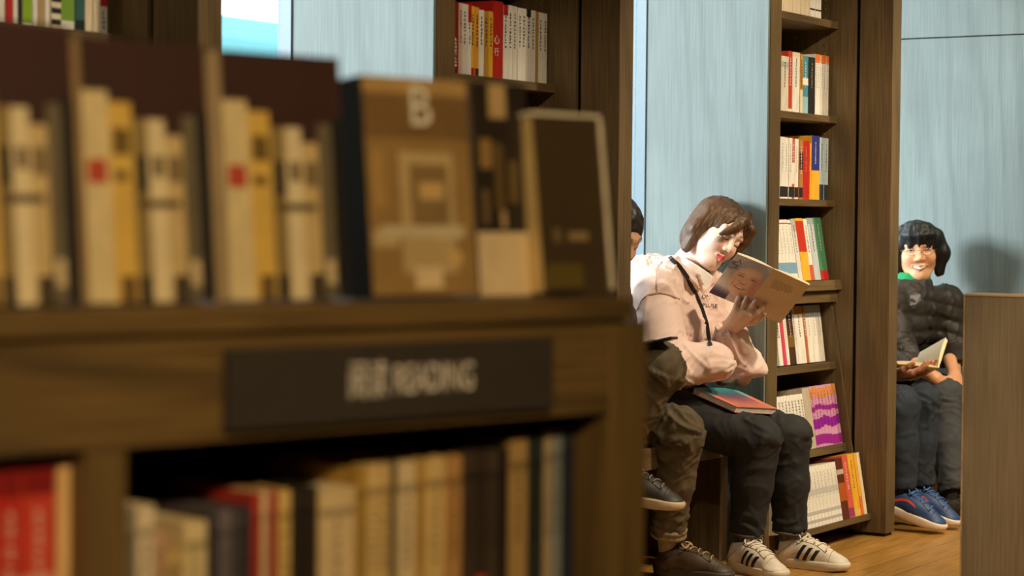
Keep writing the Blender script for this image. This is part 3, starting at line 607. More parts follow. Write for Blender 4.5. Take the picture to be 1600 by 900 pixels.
def make_shoe(owner, base, pos, yaw, pitch, upper, sole, lace, stripes=None, heel=None, toecap=None, name='shoe', roll=0.0, mirror=1, label=None, accent=None):
    """local: x toe-wards from the heel, y left, z up, ground at 0"""
    L = 0.265
    b = Blend()
    b.cap((0.045, 0, 0.045), (0.055, 0, 0.075), 0.036, 0.035, 0.02).cap((0.05, 0, 0.05), (0.145, 0, 0.052), 0.038, 0.036, 0.02).cap((0.13, 0, 0.048), (0.215, 0.002*mirror, 0.028), 0.037, 0.030, 0.02).cap((0.09, 0, 0.075), (0.19, 0, 0.045), 0.028, 0.024, 0.02)
    b.ell((0.222, 0.004*mirror, 0.028), (0.040, 0.042, 0.021), 0.012)
    b.ell((0.048, 0, 0.132), (0.036, 0.026, 0.05), 0.01, True)
    b.cut((0, 0, 0.024), (0, 0, -1), 0.003)
    V, Q = b.mesh(0.0042); V = smoothv(V, Q, 1)
    C = const(V, upper)
    if heel is not None: C[(V[:,0] < 0.034) & (V[:,2] > 0.055)] = lin(heel)
    if toecap is not None: C[V[:,0] > 0.212] = lin(toecap)
    M = Matrix.Translation(Vector(np.array(pos)-np.array(base))) @ Matrix.Rotation(yaw, 4, 'Z') @ Matrix.Rotation(pitch, 4, 'Y') @ Matrix.Rotation(roll, 4, 'X')
    o = put(name, tomesh(name, V, Q, C), SHOE, owner, M); 
    if label: o['label'] = label
    tree = BVHTree.FromPolygons(V.tolist(), Q.tolist())
    def snap(p, d, off=0.0012):
        hit = tree.ray_cast(Vector(p), Vector(d)); return None if hit[0] is None else np.array(hit[0]) + np.array(hit[1])*off
    # sole
    prof = [(0.006, 0.020), (0.03, 0.034), (0.08, 0.036), (0.13, 0.037), (0.19, 0.045), (0.235, 0.042), (0.258, 0.026), (0.266, 0.008)]
    pts = [(x, w) for x, w in prof] + [(x, -w) for x, w in reversed(prof)]
    m = MB(); k = len(pts); rings = [(0.0, 0.94), (0.004, 1.0), (0.026, 1.03), (0.031, 0.99)]
    for z, sc in rings:
        for x, w in pts: m.v.append((0.13+(x-0.13)*sc, w*sc, z + (0.006*max(0, (x-0.2)/0.06) if z < 0.02 else 0) + (0.010*max(0, (0.08-x)/0.08) if z > 0.02 else 0)))
    for r_ in range(len(rings)-1):
        for i in range(k): j = (i+1) % k; m.quad_idx((r_*k+j, r_*k+i, (r_+1)*k+i, (r_+1)*k+j), lin(sole))
    m.quad_idx(range(k), lin(sole)); m.quad_idx(reversed(range(3*k, 4*k)), lin(sole))
    put('sole', m, RUBBER, o, None, 0.0, True)
    # laces: rows across the instep and a bow
    for i in range(5):
        x = 0.105+0.021*i; row_ = [snap((x+0.008*(j/6.0 if i % 2 else 1-j/6.0), -0.021+0.007*j, 0.2), (0, 0, -1), 0.003) for j in range(7)]
        row_ = [p for p in row_ if p is not None]
        if len(row_) > 2: put('lace', MB().tube(row_, 0.0026, 6, lin(lace)), RUBBER, o, None, 0, True)
    bx_ = snap((0.10, 0, 0.2), (0, 0, -1), 0.006)
    if bx_ is not None:
        for s in (-1, 1):
            lp = [bx_ + np.array([0.010*math.sin(t*math.pi)-0.0+0.02*t*0, s*0.034*math.sin(t*math.pi*0.98)*1.0, 0.010*math.sin(t*math.pi*2)*0.6-0.012*t*(1-t)*2]) + np.array([0.028*(t-0.5)*2*0.6, 0, 0]) for t in np.linspace(0, 1, 9)]
            put('lace_loop', MB().tube(lp, 0.0028, 6, lin(lace)), RUBBER, o, None, 0, True)
    def seam(pts_, r=0.0012, col=None, nm='stitching'):
        pp = [q for q in pts_ if q is not None]
        if len(pp) > 3: put(nm, MB().tube(pp, r, 5, lin(col)), RUBBER, o, None, 0, True)
    dk = tuple(int(v*0.72) for v in upper)
    seam([snap((0.212, 0.0+0.05*math.cos(t), 0.03+0.05*math.sin(t)), (0, -math.cos(t), -math.sin(t)), 0.0004) for t in np.linspace(0.0, math.pi, 17)], col=dk)
    for s in (-1, 1):
        seam([snap((0.088+0.11*t, s*0.024, 0.2), (0, 0, -1), 0.0006) for t in np.linspace(0, 1, 9)], col=dk)
        seam([snap((0.030+0.05*t, s*0.12, 0.040+0.040*t), (0, -s, 0), 0.0006) for t in np.linspace(0, 1, 7)], col=dk)
    ring_ = [snap((0.05+0.034*math.cos(t)+0.012, 0.027*math.sin(t), 0.2), (0, 0, -1), 0.002) for t in np.linspace(0, 2*math.pi, 25)]
    put('tongue', MB().box((0.082, -0.017, 0.090), (0.090, 0.017, 0.128)), SHOE, o, Matrix.Translation((0.035, 0, -0.012)) @ Matrix.Rotation(-0.35, 4, 'Y'), 0.003) if False else None
    tv, tq = Blend().cap((0.098, -0.008, 0.096), (0.086, -0.008, 0.122), 0.010, 0.008, 0.01).cap((0.098, 0.008, 0.096), (0.086, 0.008, 0.122), 0.010, 0.008, 0.01).mesh(0.003)
    put('tongue', tomesh('tongue', tv, tq, const(tv, upper)), SHOE, o)
    tg = MB()
    if stripes is not None:
        for s in (-1, 1):
            for i in range(3):
                lo_, hi_ = [], []
                x0, x1 = 0.092+0.027*i, 0.124+0.022*i
                m = MB(); rows_ = []
                for t in np.linspace(0, 1, 6):
                    z = 0.031+0.048*t*(1-0.14*i); x = x0 + (x1-x0)*t*0.9
                    a, c = snap((x, s*0.12, z), (0, -s, 0), 0.0013), snap((x+0.0135, s*0.12, z), (0, -s, 0), 0.0013)
                    if a is not None and c is not None: rows_.append((a, c))
                for q in range(len(rows_)-1): m.poly([rows_[q][0], rows_[q][1], rows_[q+1][1], rows_[q+1][0]][::s], lin(stripes))
                if m.v: put('stripe', m, SHOE, o)
    if accent is not None:
        for s in (-1, 1):
            m = MB(); rows_ = []
            for t in np.linspace(0, 1, 7):
                x = 0.06+0.09*t; z = 0.045+0.022*math.sin(t*2.6)
                a, c = snap((x, s*0.12, z), (0, -s, 0), 0.0013), snap((x, s*0.12, z+0.012*(1-0.5*t)), (0, -s, 0), 0.0013)
                if a is not None and c is not None: rows_.append((a, c))
            for q in range(len(rows_)-1): m.poly([rows_[q][0], rows_[q+1][0], rows_[q+1][1], rows_[q][1]][::s], lin(accent))
            if m.v: put('side_flash', m, SHOE, o)
    return o
def trousers(owner, base, pel, hipw, legs, col, h=0.0055, hem=None, waist=0.10, amp=0.006, seed=0.0, cuff=None, shade=None, thick=(0.090, 0.071, 0.065, 0.054), name='jeans'):
    b = Blend(); bones = []
    pel = np.array(pel, float)
    b.cap(pel+(0.0, -hipw*0.7, 0.0), pel+(0.0, hipw*0.7, 0.0), 0.108, 0.108, 0.05).cap(pel+(-0.005, -hipw*0.55, 0.06), pel+(-0.005, hipw*0.55, 0.06), waist, waist, 0.05)
    b.cut(pel+(0, 0, 0.135), (0, 0, 1))
    for s, knee, ank in legs:
        hip = pel + (0.02, s*hipw, 0.0); knee = np.array(knee); ank = np.array(ank); mid = lerp(knee, ank, 0.5)
        b.cap(hip, knee, thick[0], thick[1], 0.03).cap(knee, mid, thick[1], thick[2], 0.02).cap(mid, ank, thick[2], thick[3], 0.02)
        bones += [(hip, knee), (knee, ank)]
    for s, knee, ank in legs:
        d = np.array(ank)-np.array(knee); d /= np.linalg.norm(d); 
        b.ell(np.array(ank)+d*(thick[3]+0.0), thick[3]+0.012, 0.004, True)
    V, Q = b.mesh(h); V = smoothv(folds(V, Q, bones, amp, 26.0, seed=seed), Q, 1)
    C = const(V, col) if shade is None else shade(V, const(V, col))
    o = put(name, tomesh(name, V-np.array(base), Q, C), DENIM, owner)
    return o, V, Q
def tiny_body(pel, chest, neck, arms, legs, hipw, skin):
    """the body under the clothes"""
    b = Blend(); pel = np.array(pel); chest = np.array(chest); neck = np.array(neck)
    b.cap(pel, chest, 0.075, 0.08, 0.05).cap(chest, neck, 0.075, 0.046, 0.04)
    for sh, el, wr in arms: b.cap(chest+(0, 0, 0.05), sh, 0.05, 0.04, 0.04).cap(sh, el, 0.040, 0.034, 0.02).cap(el, wr, 0.033, 0.024, 0.02)
    for s, kn, an in legs: b.cap(pel+(0, s*hipw, 0), kn, 0.066, 0.046, 0.03).cap(kn, an, 0.046, 0.03, 0.03)
    V, Q = b.mesh(0.010); return V, Q, const(V, skin)
def surf(Vp, Qp):
    return BVHTree.FromPolygons(Vp.tolist(), Qp.tolist())
def on_surface(tree, px, py, off=0.003):      # point of a garment (frame W) seen at a measured image position
    o = W.loc(CAMP); d = W.vec(ray(px, py)); hit = tree.ray_cast(Vector(o), Vector(d).normalized())
    return None if hit[0] is None else np.array(hit[0]) + np.array(hit[1])*off
wv = lambda v: W.vec(v)

BOOK_U = wv((0.40, -0.62, 0.66)); BOOK_U = BOOK_U/np.linalg.norm(BOOK_U)*0.192
BOOK_S0 = on_y(W, 1209.5, 420, -1.02) - BOOK_U
BOOK_W1 = wv((-0.112, 0.050, 0.046)); BOOK_W2 = wv((0.120, 0.045, -0.052))
BOOK_IN = np.cross(BOOK_U, BOOK_W2-BOOK_W1); BOOK_IN /= np.linalg.norm(BOOK_IN); BOOK_IN = BOOK_IN if BOOK_IN @ (BOOK_W1+BOOK_W2) > 0 else -BOOK_IN
# ================================================================== reading woman in the pink hoodie
def person_reader():
    base = np.array([-0.2, -0.93, 0.42])
    pel, chest, neck = np.array([-0.26, -0.95, 0.505]), np.array([-0.235, -0.915, 0.77]), np.array([-0.20, -0.875, 0.94])
    HC = np.array([-0.128, -0.820, 1.082]); HR = basis(wv((0.50, -0.80, -0.36)), wv((0.56, -0.02, 0.80)))
    shR, elR, wrR = np.array([-0.225, -1.075, 0.895]), np.array([-0.125, -1.165, 0.66]), np.array([-0.012, -1.035, 0.670])
    shL, elL, wrL = np.array([-0.175, -0.785, 0.875]), np.array([-0.035, -0.815, 0.615]), np.array([-0.025, -0.935, 0.765])
    legs = [(-1, (0.125, -1.005, 0.425), (0.082, -1.0, 0.135)), (1, (0.142, -0.825, 0.42), (0.150, -0.82, 0.125))]
    HV, HQ, HCc = head_mesh((238, 204, 184), (196, 38, 36), (110, 78, 54))
    hv = (HV*0.98) @ HR.T + HC
    hd = BOOK_S0 - BOOK_IN*0.022 - wrL; RL = basis(hd, -BOOK_IN); 
    handL = hand_mesh(RL, wrL+hd/np.linalg.norm(hd)*(np.linalg.norm(hd)-0.072), (0.35, 0.5, 0.65, 0.8), 0.32, ((0.75, 0.6, 0.05), (0.95, 0.25, 0.1)), (232, 196, 174), side=-1)
    RR = basis((0.25, 0.95, 0.05), (0.9, -0.25, 0.3)); handR = hand_mesh(RR, lerp(elR, wrR, 0.62)+np.array((0.0, 0.02, 0.0)), (0.5, 0.55, 0.55, 0.6), 0.05, skin=(226, 186, 162), side=1)
    arms = [(shR, elR, wrR), (shL, elL, wrL)]
    V, Q, C = join([(hv, HQ, HCc), tiny_body(pel, chest, neck, arms, legs, 0.085, (226, 186, 160)), handL, handR])
    p = put('person', tomesh('person', V-base, Q, C), SKIN); p.matrix_world = FT(W, *base)
    tag(p, 'woman in pale pink hoodie reading an open paperback, head resting on the panel', 'person')
    # hoodie
    b = Blend()
    for s in (-1, 1):
        b.cap(pel+(0.0, s*0.065, 0.075), chest+(0.0, s*0.065, 0.0), 0.108, 0.112, 0.05)
        b.cap(chest+(0, s*0.05, 0), neck+(-0.02, s*0.035, -0.06), 0.108, 0.075, 0.05)
    b.cap(neck+(-0.02, -0.04, -0.055), shR+(0, 0.015, -0.01), 0.066, 0.074, 0.04).cap(neck+(-0.02, 0.04, -0.055), shL, 0.062, 0.066, 0.04)
    b.cap(shR, elR, 0.080, 0.074, 0.035).cap(elR, wrR, 0.076, 0.058, 0.03)
    b.cap(shL, elL, 0.074, 0.074, 0.035).cap(elL, lerp(elL, wrL, 0.8), 0.076, 0.056, 0.03).cap(lerp(elL, wrL, 0.8), wrL, 0.050, 0.044, 0.008)
    # hood lying round the neck
    hood = [neck+np.array(q) for q in ((0.055, -0.075, -0.03), (0.0, -0.115, 0.0), (-0.075, -0.135, -0.005), (-0.135, -0.075, -0.02), (-0.15, 0.0, -0.015), (-0.11, 0.07, 0.0), (0.0, 0.085, 0.01), (0.06, 0.05, -0.03))]
    hood = [q+np.array((-0.005, -0.005, 0.020)) for q in hood]
    b.chain(hood, (0.034, 0.042, 0.050, 0.056, 0.056, 0.048, 0.034, 0.028), 0.014)
    b.cap(neck+(-0.12, -0.05, -0.06), neck+(-0.13, -0.02, -0.16), 0.05, 0.04, 0.03)
    d = (wrL-elL)/np.linalg.norm(wrL-elL); b.ell(wrL+d*0.040, 0.043, 0.003, True)
    b.cap(neck+(0.01, 0.0, 0.0), neck+(0.06, 0.03, 0.12), 0.056, 0.056, 0.01, True)
    b.cut(pel+(0, 0, 0.045), (0.25, 0, -1))
    V, Q = b.mesh(0.0052)
    bones = [(pel, chest), (shR, elR), (elR, wrR), (shL, elL), (elL, wrL), (chest, neck)]
    V = folds(V, Q, bones, 0.0075, 15.0, seed=2.0)
    C = const(V, (230, 200, 188))
    hood_o = put('hoodie', tomesh('hoodie', V-base, Q, C), CLOTH, p)
    tree = surf(V, Q)
    # waistband rib
    # strap of a bag across the chest
    def ribbon(name, pxs, w, mat, col, par, thick=0.003):
        _pt = np.array(pxs, float); _u = np.linspace(0, len(pxs)-1, 4*len(pxs)); pxs = [(np.interp(v, range(len(_pt)), _pt[:,0]), np.interp(v, range(len(_pt)), _pt[:,1])) for v in _u]
        P = [on_surface(tree, *q, off=0.002) for q in pxs]; P = [q for q in P if q is not None]
        if len(P) < 2: return
        PP = []
        for i in range(len(P)-1):
            for t in np.linspace(0, 1, 2, endpoint=False): PP.append(lerp(P[i], P[i+1], t))
        PP.append(P[-1]); m = MB(); view = W.vec((0, -1, 0)); k = len(PP)
        for i, q in enumerate(PP):
            tdir = PP[min(i+1, k-1)]-PP[max(i-1, 0)]; tdir /= np.linalg.norm(tdir)+1e-9; sd = np.cross(tdir, view); sd /= np.linalg.norm(sd)+1e-9
            for sx, sv in ((-1, -1), (1, -1), (1, 1), (-1, 1)): m.v.append(tuple(q+sd*sx*w/2+view*sv*thick/2 + view*0.001 - base))
        for i in range(k-1):
            for j in range(4): j2 = (j+1) % 4; m.quad_idx((i*4+j, i*4+j2, (i+1)*4+j2, (i+1)*4+j), lin(col))
        m.quad_idx((3, 2, 1, 0), lin(col)); m.quad_idx(range(4*k-4, 4*k), lin(col))
        return put(name, m, mat, par)
    st = ribbon('bag_strap', [(1046, 402), (1060, 415), (1073, 432), (1084, 455), (1095, 480), (1103, 505), (1107, 528), (1110, 540)], 0.014, CLOTH, (34, 28, 26), p)
    if st: st['label'] = 'black narrow shoulder strap'
    ribbon('drawstring', [(1089, 412), (1091, 424), (1095, 445), (1098, 462)], 0.007, CLOTH, (238, 214, 198), p)
    ribbon('seam', [(985, 493), (996, 485), (1003, 470), (1013, 460), (1030, 457), (1050, 462), (1062, 468)], 0.004, CLOTH, (196, 160, 146), hood_o, 0.0015)
    ribbon('seam', [(1027, 455), (1026, 440), (1027, 420), (1035, 408)], 0.003, CLOTH, (204, 168, 152), hood_o, 0.0015)
    # printed lettering on the chest
    def chest_text(txt, cx, cy, hpx, slope):
        me = text_mesh(txt, 1.0, spacing=1.05); vs = np.array([v.co[:] for v in me.vertices]); fs = [tuple(f.vertices) for f in me.polygons]
        m = MB(); ok = True; pts = []
        for v in vs:
            q = on_surface(tree, cx+v[0]*hpx*0.95, cy-v[1]*hpx+slope*v[0]*hpx, 0.0015)
            if q is None: ok = False; break
            pts.append(tuple(q-base))
        if ok:
            m.v = pts; 
            for f in fs: m.quad_idx(f, lin((40, 32, 36)))
            put('chest_print', m, PRINT, hood_o)
    chest_text('PLUSE', 1109, 478, 9, 0.08); chest_text('ON', 1103, 464, 9, 0.08)
    # white pleated shirt collar under the hood
    b = Blend(); c0 = neck+np.array((0.012, 0.008, 0.012)); up = (HC-neck)/np.linalg.norm(HC-neck)
    ex = np.cross((0, 1, 0), up); ex /= np.linalg.norm(ex); ey = np.cross(up, ex)
    for i in range(44):
        a = 2*math.pi*i/44; q = ex*math.cos(a)+ey*math.sin(a); b.cap(c0+q*0.068-up*0.04, c0+q*0.060+up*0.018, 0.0062, 0.0048, 0.003)
    V2, Q2 = b.mesh(0.0028); put('shirt_collar', tomesh('shirt_collar', V2-base, Q2, const(V2, (240, 236, 232))), CLOTH, p)
    # hair: chin-length bob with a side fringe (head space)
    b = Blend()
    b.ell((-0.020, 0, 0.040), (0.104, 0.086, 0.084))
    b.ell((-0.060, 0, -0.03), (0.058, 0.076, 0.085), 0.03)
    for s in (-1, 1): b.chain([(-0.01, s*0.066, 0.04), (-0.012, s*0.078, -0.03), (0.0, s*0.074, -0.098)], (0.034, 0.030, 0.018), 0.02)
    b.ell((0.112, 0, -0.025), (0.098, 0.068, 0.106), 0.006, True)
    b.cap((-0.03, 0, -0.10), (-0.05, 0, -0.2), 0.050, 0.06, 0.01, True)
    for i in range(7):
        t = i/6.0; y0 = 0.022-0.008*t
        b.chain([(0.045, y0, 0.112-0.004*i), (0.082, y0-0.018-0.008*t, 0.088-0.008*t), (0.096, y0-0.045-0.012*t, 0.050-0.01*t), (0.088, -0.052-0.016*t+0.010*(1-t), 0.012-0.012*t)], (0.012, 0.012, 0.010, 0.004), 0.006)
    for i in range(4):
        b.chain([(0.045, 0.03, 0.108-0.004*i), (0.078, 0.045+0.004*i, 0.075), (0.074, 0.062+0.003*i, 0.030), (0.058, 0.070, -0.01-0.01*i)], (0.012, 0.011, 0.009, 0.005), 0.006)
    V2, Q2 = b.mesh(0.0032); N2 = vnormals(V2, Q2)
    V2 = V2 + N2*(0.0030*vnoise(np.stack([V2[:,0]*70, V2[:,1]*70, V2[:,2]*9], 1)) + 0.0018*vnoise(np.stack([V2[:,0]*160, V2[:,1]*160, V2[:,2]*14], 1)))[:,None]
    C2 = const(V2, (88, 58, 31)); k = np.clip((V2[:,2]-0.075)/0.04, 0, 1)[:,None]; C2 = C2*(1-k*0.55)+np.array(lin((48, 34, 22)))*k*0.7
    k = np.clip((-V2[:,2])/0.07, 0, 1)[:,None]*(V2[:,1] < 0)[:,None]*0.5; C2 = C2*(1-k)+np.array(lin((96, 80, 70)))*k
    put('hair', tomesh('hair', (V2*0.98) @ HR.T + HC - base, Q2, C2), HAIRM, p)
    # jeans, socks, sneakers
    def shade(V, C):  # thigh and knee tops lightened: the lit front is put into the colour
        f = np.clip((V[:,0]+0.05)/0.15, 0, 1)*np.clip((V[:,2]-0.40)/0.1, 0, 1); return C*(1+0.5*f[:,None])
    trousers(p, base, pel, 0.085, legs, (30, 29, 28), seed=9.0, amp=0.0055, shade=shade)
    for (s, kn, an) in legs:
        m = Blend().cap(np.array(an)+(0.0, 0, 0.03), np.array(an)+(-0.008, 0, -0.070), 0.043, 0.024, 0.01); V3, Q3 = m.mesh(0.005)
        a_ = np.arctan2(V3[:,1]-an[1], V3[:,0]-an[0]); rib = (np.sin(a_*9) > 0.75)
        C3 = const(V3, (92, 92, 96)); C3[rib] = lin((26, 26, 28))
        put('sock', tomesh('sock', V3-base, Q3, C3), CLOTH, p)
        # hem edge
        ring = [np.array(an)+np.array((0.052*math.cos(t), 0.052*math.sin(t), -0.012-0.006*math.cos(t))) - base for t in np.linspace(0, 2*math.pi, 19)]
        put('jeans_hem', MB().tube(ring, 0.0055, 6, lin((78, 70, 62))), DENIM, p, None, 0, True)
    for pos, yaw, mi in (((0.022, -0.985, 0.0), -0.42, -1), ((0.094, -0.815, 0.0), -0.02, 1)):
        make_shoe(p, base, pos, yaw, 0.0, (224, 212, 194), (222, 208, 188), (226, 212, 190), stripes=(26, 24, 26), heel=(34, 34, 36), mirror=mi, name='sneaker')
    return p, tree
reader, hoodie_tree = person_reader()

# ================================================================== neighbour on the same bench, mostly hidden by the cabinet and the fin
def person_neighbour():
    base = np.array([-0.25, -1.40, 0.42])
    pel, chest, neck = np.array([-0.34, -1.42, 0.505]), np.array([-0.27, -1.41, 0.79]), np.array([-0.225, -1.40, 0.945])
    HC = np.array([-0.200, -1.385, 1.075]); HR = basis((0.85, -0.2, -0.5), (0.45, 0, 0.9))
    shR, elR, wrR = np.array([-0.25, -1.58, 0.90]), np.array([-0.20, -1.64, 0.68]), np.array([-0.115, -1.56, 0.735])
    shL, elL, wrL = np.array([-0.28, -1.28, 0.90]), np.array([-0.26, -1.27, 0.66]), np.array([-0.13, -1.42, 0.72])
    legs = [(-1, (0.0, -1.45, 0.672), (-0.095, -1.485, 0.44)), (1, (0.0, -1.31, 0.47), (-0.062, -1.25, 0.15))]
    HV, HQ, HCc = head_mesh((206, 160, 128), (170, 90, 80), (30, 24, 22), h=0.004)
    RR = basis((0.8, 0.35, -0.1), (0.1, -0.4, 0.9)); handR = hand_mesh(RR, wrR, 0.55, 0.05, skin=(190, 130, 96), side=1, h=0.003)
    RL = basis((0.8, -0.45, 0.1), (0.1, 0.4, 0.9)); handL = hand_mesh(RL, wrL, 0.5, 0.05, skin=(190, 130, 96), side=-1, h=0.003)
    V, Q, C = join([((HV @ HR.T)+HC, HQ, HCc), tiny_body(pel, chest, neck, [(shR, elR, wrR), (shL, elL, wrL)], legs, 0.08, (200, 150, 120)), handR, handL])
    p = put('person', tomesh('person', V-base, Q, C), SKIN); p.matrix_world = FT(W, *base)
    tag(p, 'dark-haired person in olive trousers, legs crossed, mostly hidden left of the pink hoodie', 'person')
    b = Blend()
    for s in (-1, 1): b.cap(pel+(0, s*0.07, 0.05), chest+(0, s*0.07, 0), 0.11, 0.115, 0.05).cap(chest+(0, s*0.05, 0), neck+(-0.01, s*0.03, -0.05), 0.108, 0.07, 0.05)
    b.cap(shR, shL, 0.07, 0.07, 0.04)
    for sh, el, wr in ((shR, elR, wrR), (shL, elL, wrL)): b.cap(sh, el, 0.065, 0.056, 0.03).cap(el, lerp(el, wr, 0.85), 0.056, 0.04, 0.02)
    V, Q = b.mesh(0.009); V = folds(V, Q, [(pel, chest), (shR, elR), (elR, wrR), (shL, elL), (elL, wrL)], 0.007, 18, seed=4)
    put('jacket', tomesh('jacket', V-base, Q, const(V, (46, 42, 38))), PUFF, p)
    b = Blend(); b.ell((-0.022, 0, 0.040), (0.104, 0.086, 0.085)).ell((-0.06, 0, -0.02), (0.05, 0.07, 0.075), 0.03)
    for s in (-1, 1): b.chain([(-0.01, s*0.066, 0.04), (0.0, s*0.078, -0.02), (0.02, s*0.074, -0.07)], (0.03, 0.026, 0.014), 0.02)
    b.ell((0.112, 0, -0.04), (0.085, 0.062, 0.10), 0.006, True)
    V, Q = b.mesh(0.0045); N = vnormals(V, Q); V = V+N*(0.004*vnoise(np.stack([V[:,0]*70, V[:,1]*70, V[:,2]*10], 1)))[:,None]
    put('hair', tomesh('hair', V @ HR.T + HC - base, Q, const(V, (36, 30, 28))), HAIRM, p)
    trousers(p, base, pel, 0.08, legs, (82, 68, 44), seed=21.0, amp=0.0075, thick=(0.092, 0.078, 0.066, 0.050), name='trousers')
    for (s, kn, an), dz in zip(legs, (0, 0)):
        an = np.array(an); d = an-np.array(kn); d /= np.linalg.norm(d)
        e1 = np.cross(d, (0, 1, 0)); e1 /= np.linalg.norm(e1); e2 = np.cross(d, e1)
        cb = Blend()
        for i in range(20): t0_, t1_ = 2*math.pi*i/20, 2*math.pi*(i+1)/20; cb.cap(an-d*0.004+(e1*math.cos(t0_)+e2*math.sin(t0_))*0.050, an-d*0.004+(e1*math.cos(t1_)+e2*math.sin(t1_))*0.050, 0.008, 0.008, 0.006).cap(an+d*0.014+(e1*math.cos(t0_)+e2*math.sin(t0_))*0.049, an+d*0.014+(e1*math.cos(t1_)+e2*math.sin(t1_))*0.050, 0.008, 0.008, 0.006)
        V, Q = cb.mesh(0.0045); put('trouser_cuff', tomesh('trouser_cuff', V-base, Q, const(V, (130, 110, 78))), DENIM, p)
        V, Q = Blend().cap(an, an+d*0.075, 0.038, 0.026, 0.01).mesh(0.006); put('sock', tomesh('sock', V-base, Q, const(V, (150, 140, 120))), CLOTH, p)
    make_shoe(p, base, (-0.160, -1.500, 0.268), 0.12, 0.10, (52, 46, 40), (196, 170, 136), (120, 110, 100), name='boot')
    make_shoe(p, base, (-0.12, -1.235, 0.0), 0.10, 0.0, (70, 54, 36), (60, 52, 46), (168, 140, 96), name='boot')
    return p
neighbour = person_neighbour()

# ================================================================== smiling woman at the far bench
def person_smiling():
    base = np.array([-0.2, 0.86, 0.42]); sh = np.array([-0.060, 0.15, 0.0])
    pel, chest, neck = np.array([-0.22, 0.74, 0.50])+sh, np.array([-0.125, 0.765, 0.72])+sh, np.array([-0.085, 0.775, 0.872])+sh
    HC = np.array([-0.070, 0.780, 1.018])+sh; HR = basis(wv((-0.10, -0.98, -0.10)), wv((-0.06, -0.1, 1.0)))
    shR, elR, wrR = np.array([-0.13, 0.60, 0.81])+sh, np.array([-0.03, 0.54, 0.60])+sh, np.array([0.070, 0.640, 0.530])
    shL, elL, wrL = np.array([-0.01, 0.925, 0.80])+sh, np.array([0.035, 0.90, 0.60])+sh, np.array([0.098, 0.765, 0.532])
    legs = [(-1, (0.110, 0.655, 0.455), (0.20, 0.50, 0.12)), (1, (0.115, 0.82, 0.44), (0.19, 0.70, 0.12))]
    HV, HQ, HCc = head_mesh((224, 172, 132), (176, 84, 66), (60, 44, 36), smile=True, eyes='smile', cheek=(224, 124, 88))
    sk = (206, 148, 108)
    RR = basis((0.64, 0.50, -0.58), (0.5, -0.3, 0.8)); handR = hand_mesh(RR, wrR, (0.35, 0.4, 0.45, 0.5), 0.06, skin=sk, side=1, h=0.0028)
    RL = basis((0.45, -0.60, -0.62), (0.6, 0.1, 0.8)); handL = hand_mesh(RL, wrL, (0.45, 0.5, 0.55, 0.6), 0.06, skin=sk, side=-1, h=0.0028)
    V, Q, C = join([((HV*1.0) @ HR.T+HC, HQ, HCc), tiny_body(pel, chest, neck, [(shR, elR, wrR), (shL, elL, wrL)], legs, 0.08, sk), handR, handL])
    p = put('person', tomesh('person', V-base, Q, C), SKIN); p.matrix_world = FT(W, *base)
    tag(p, 'smiling woman with black bob, glasses and dark quilted jacket, hands clasped', 'person')
    b = Blend()
    for s in (-1, 1): b.cap(pel+(0, s*0.07, 0.04), chest+(0, s*0.07, 0), 0.118, 0.118, 0.05).cap(chest+(0, s*0.05, 0), neck+(-0.01, s*0.03, -0.04), 0.11, 0.07, 0.05)
    b.cap(shR, shL, 0.07, 0.07, 0.04)
    for sh, el, wr in ((shR, elR, wrR), (shL, elL, wrL)): b.cap(sh, el, 0.072, 0.064, 0.03).cap(el, lerp(el, wr, 0.88), 0.062, 0.046, 0.02)
    for (el, wr) in ((elR, wrR), (elL, wrL)):
        d = (wr-el)/np.linalg.norm(wr-el); b.ell(wr+d*0.03, 0.044, 0.004, True)
    b.cut(pel+(0, 0, -0.02), (0.3, 0, -1))
    V, Q = b.mesh(0.0075); N = vnormals(V, Q)
    zz = V[:,2]*0.9 + V[:,0]*0.35 + 0.012*vnoise(V*9); V = V + N*(0.010*(np.abs(np.sin(zz*math.pi/0.055))**0.6-0.6))[:,None]
    V = folds(V, Q, [(pel, chest), (shR, elR), (elR, wrR), (shL, elL), (elL, wrL)], 0.006, 20, seed=6)
    C = const(V, (40, 34, 27)); put('quilted_jacket', tomesh('quilted_jacket', V-base, Q, C), PUFF, p)
    tree = surf(V, Q)
    b = Blend()
    for i in range(12):
        a = 2*math.pi*i/12; q = np.array([math.cos(a), math.sin(a), 0]); b.cap(neck+q*0.074+(0, 0, -0.035), neck+q*0.064+(0, 0, 0.02), 0.016, 0.013, 0.03)
    V, Q = b.mesh(0.0045); put('collar', tomesh('collar', V-base, Q, const(V, (40, 38, 34))), PUFF, p)
    sc = Blend(); 
    for i in range(12):
        a = 2*math.pi*i/12; q = np.array([math.cos(a), math.sin(a), 0]); sc.cap(neck+q*0.058+(0, 0, -0.01), neck+q*0.055+(0, 0, 0.042), 0.014, 0.013, 0.03)
    V, Q = sc.mesh(0.0045); o = put('green_scarf', tomesh('green_scarf', V-base, Q, const(V, (20, 140, 78))), CLOTH, p); o['label'] = 'bright green neck scarf'
    patch = [on_surface(tree, *q, off=0.003) for q in ((1421, 462), (1430, 456), (1438, 460), (1438, 470), (1430, 476), (1421, 478))]
    if all(q is not None for q in patch):
        o = put('chest_badge', MB().poly([q-base for q in patch][::-1], lin((104, 102, 108))), PRINT, p)
    # hair
    b = Blend(); b.ell((-0.022, 0, 0.036), (0.110, 0.096, 0.082)).ell((-0.055, 0, -0.02), (0.062, 0.092, 0.095), 0.03)
    for s in (-1, 1): b.chain([(0.0, s*0.070, 0.05), (0.0, s*0.092, -0.015), (0.01, s*0.082, -0.088)], (0.036, 0.034, 0.020), 0.02)
    b.ell((0.125, 0, -0.050), (0.105, 0.062, 0.088), 0.006, True)
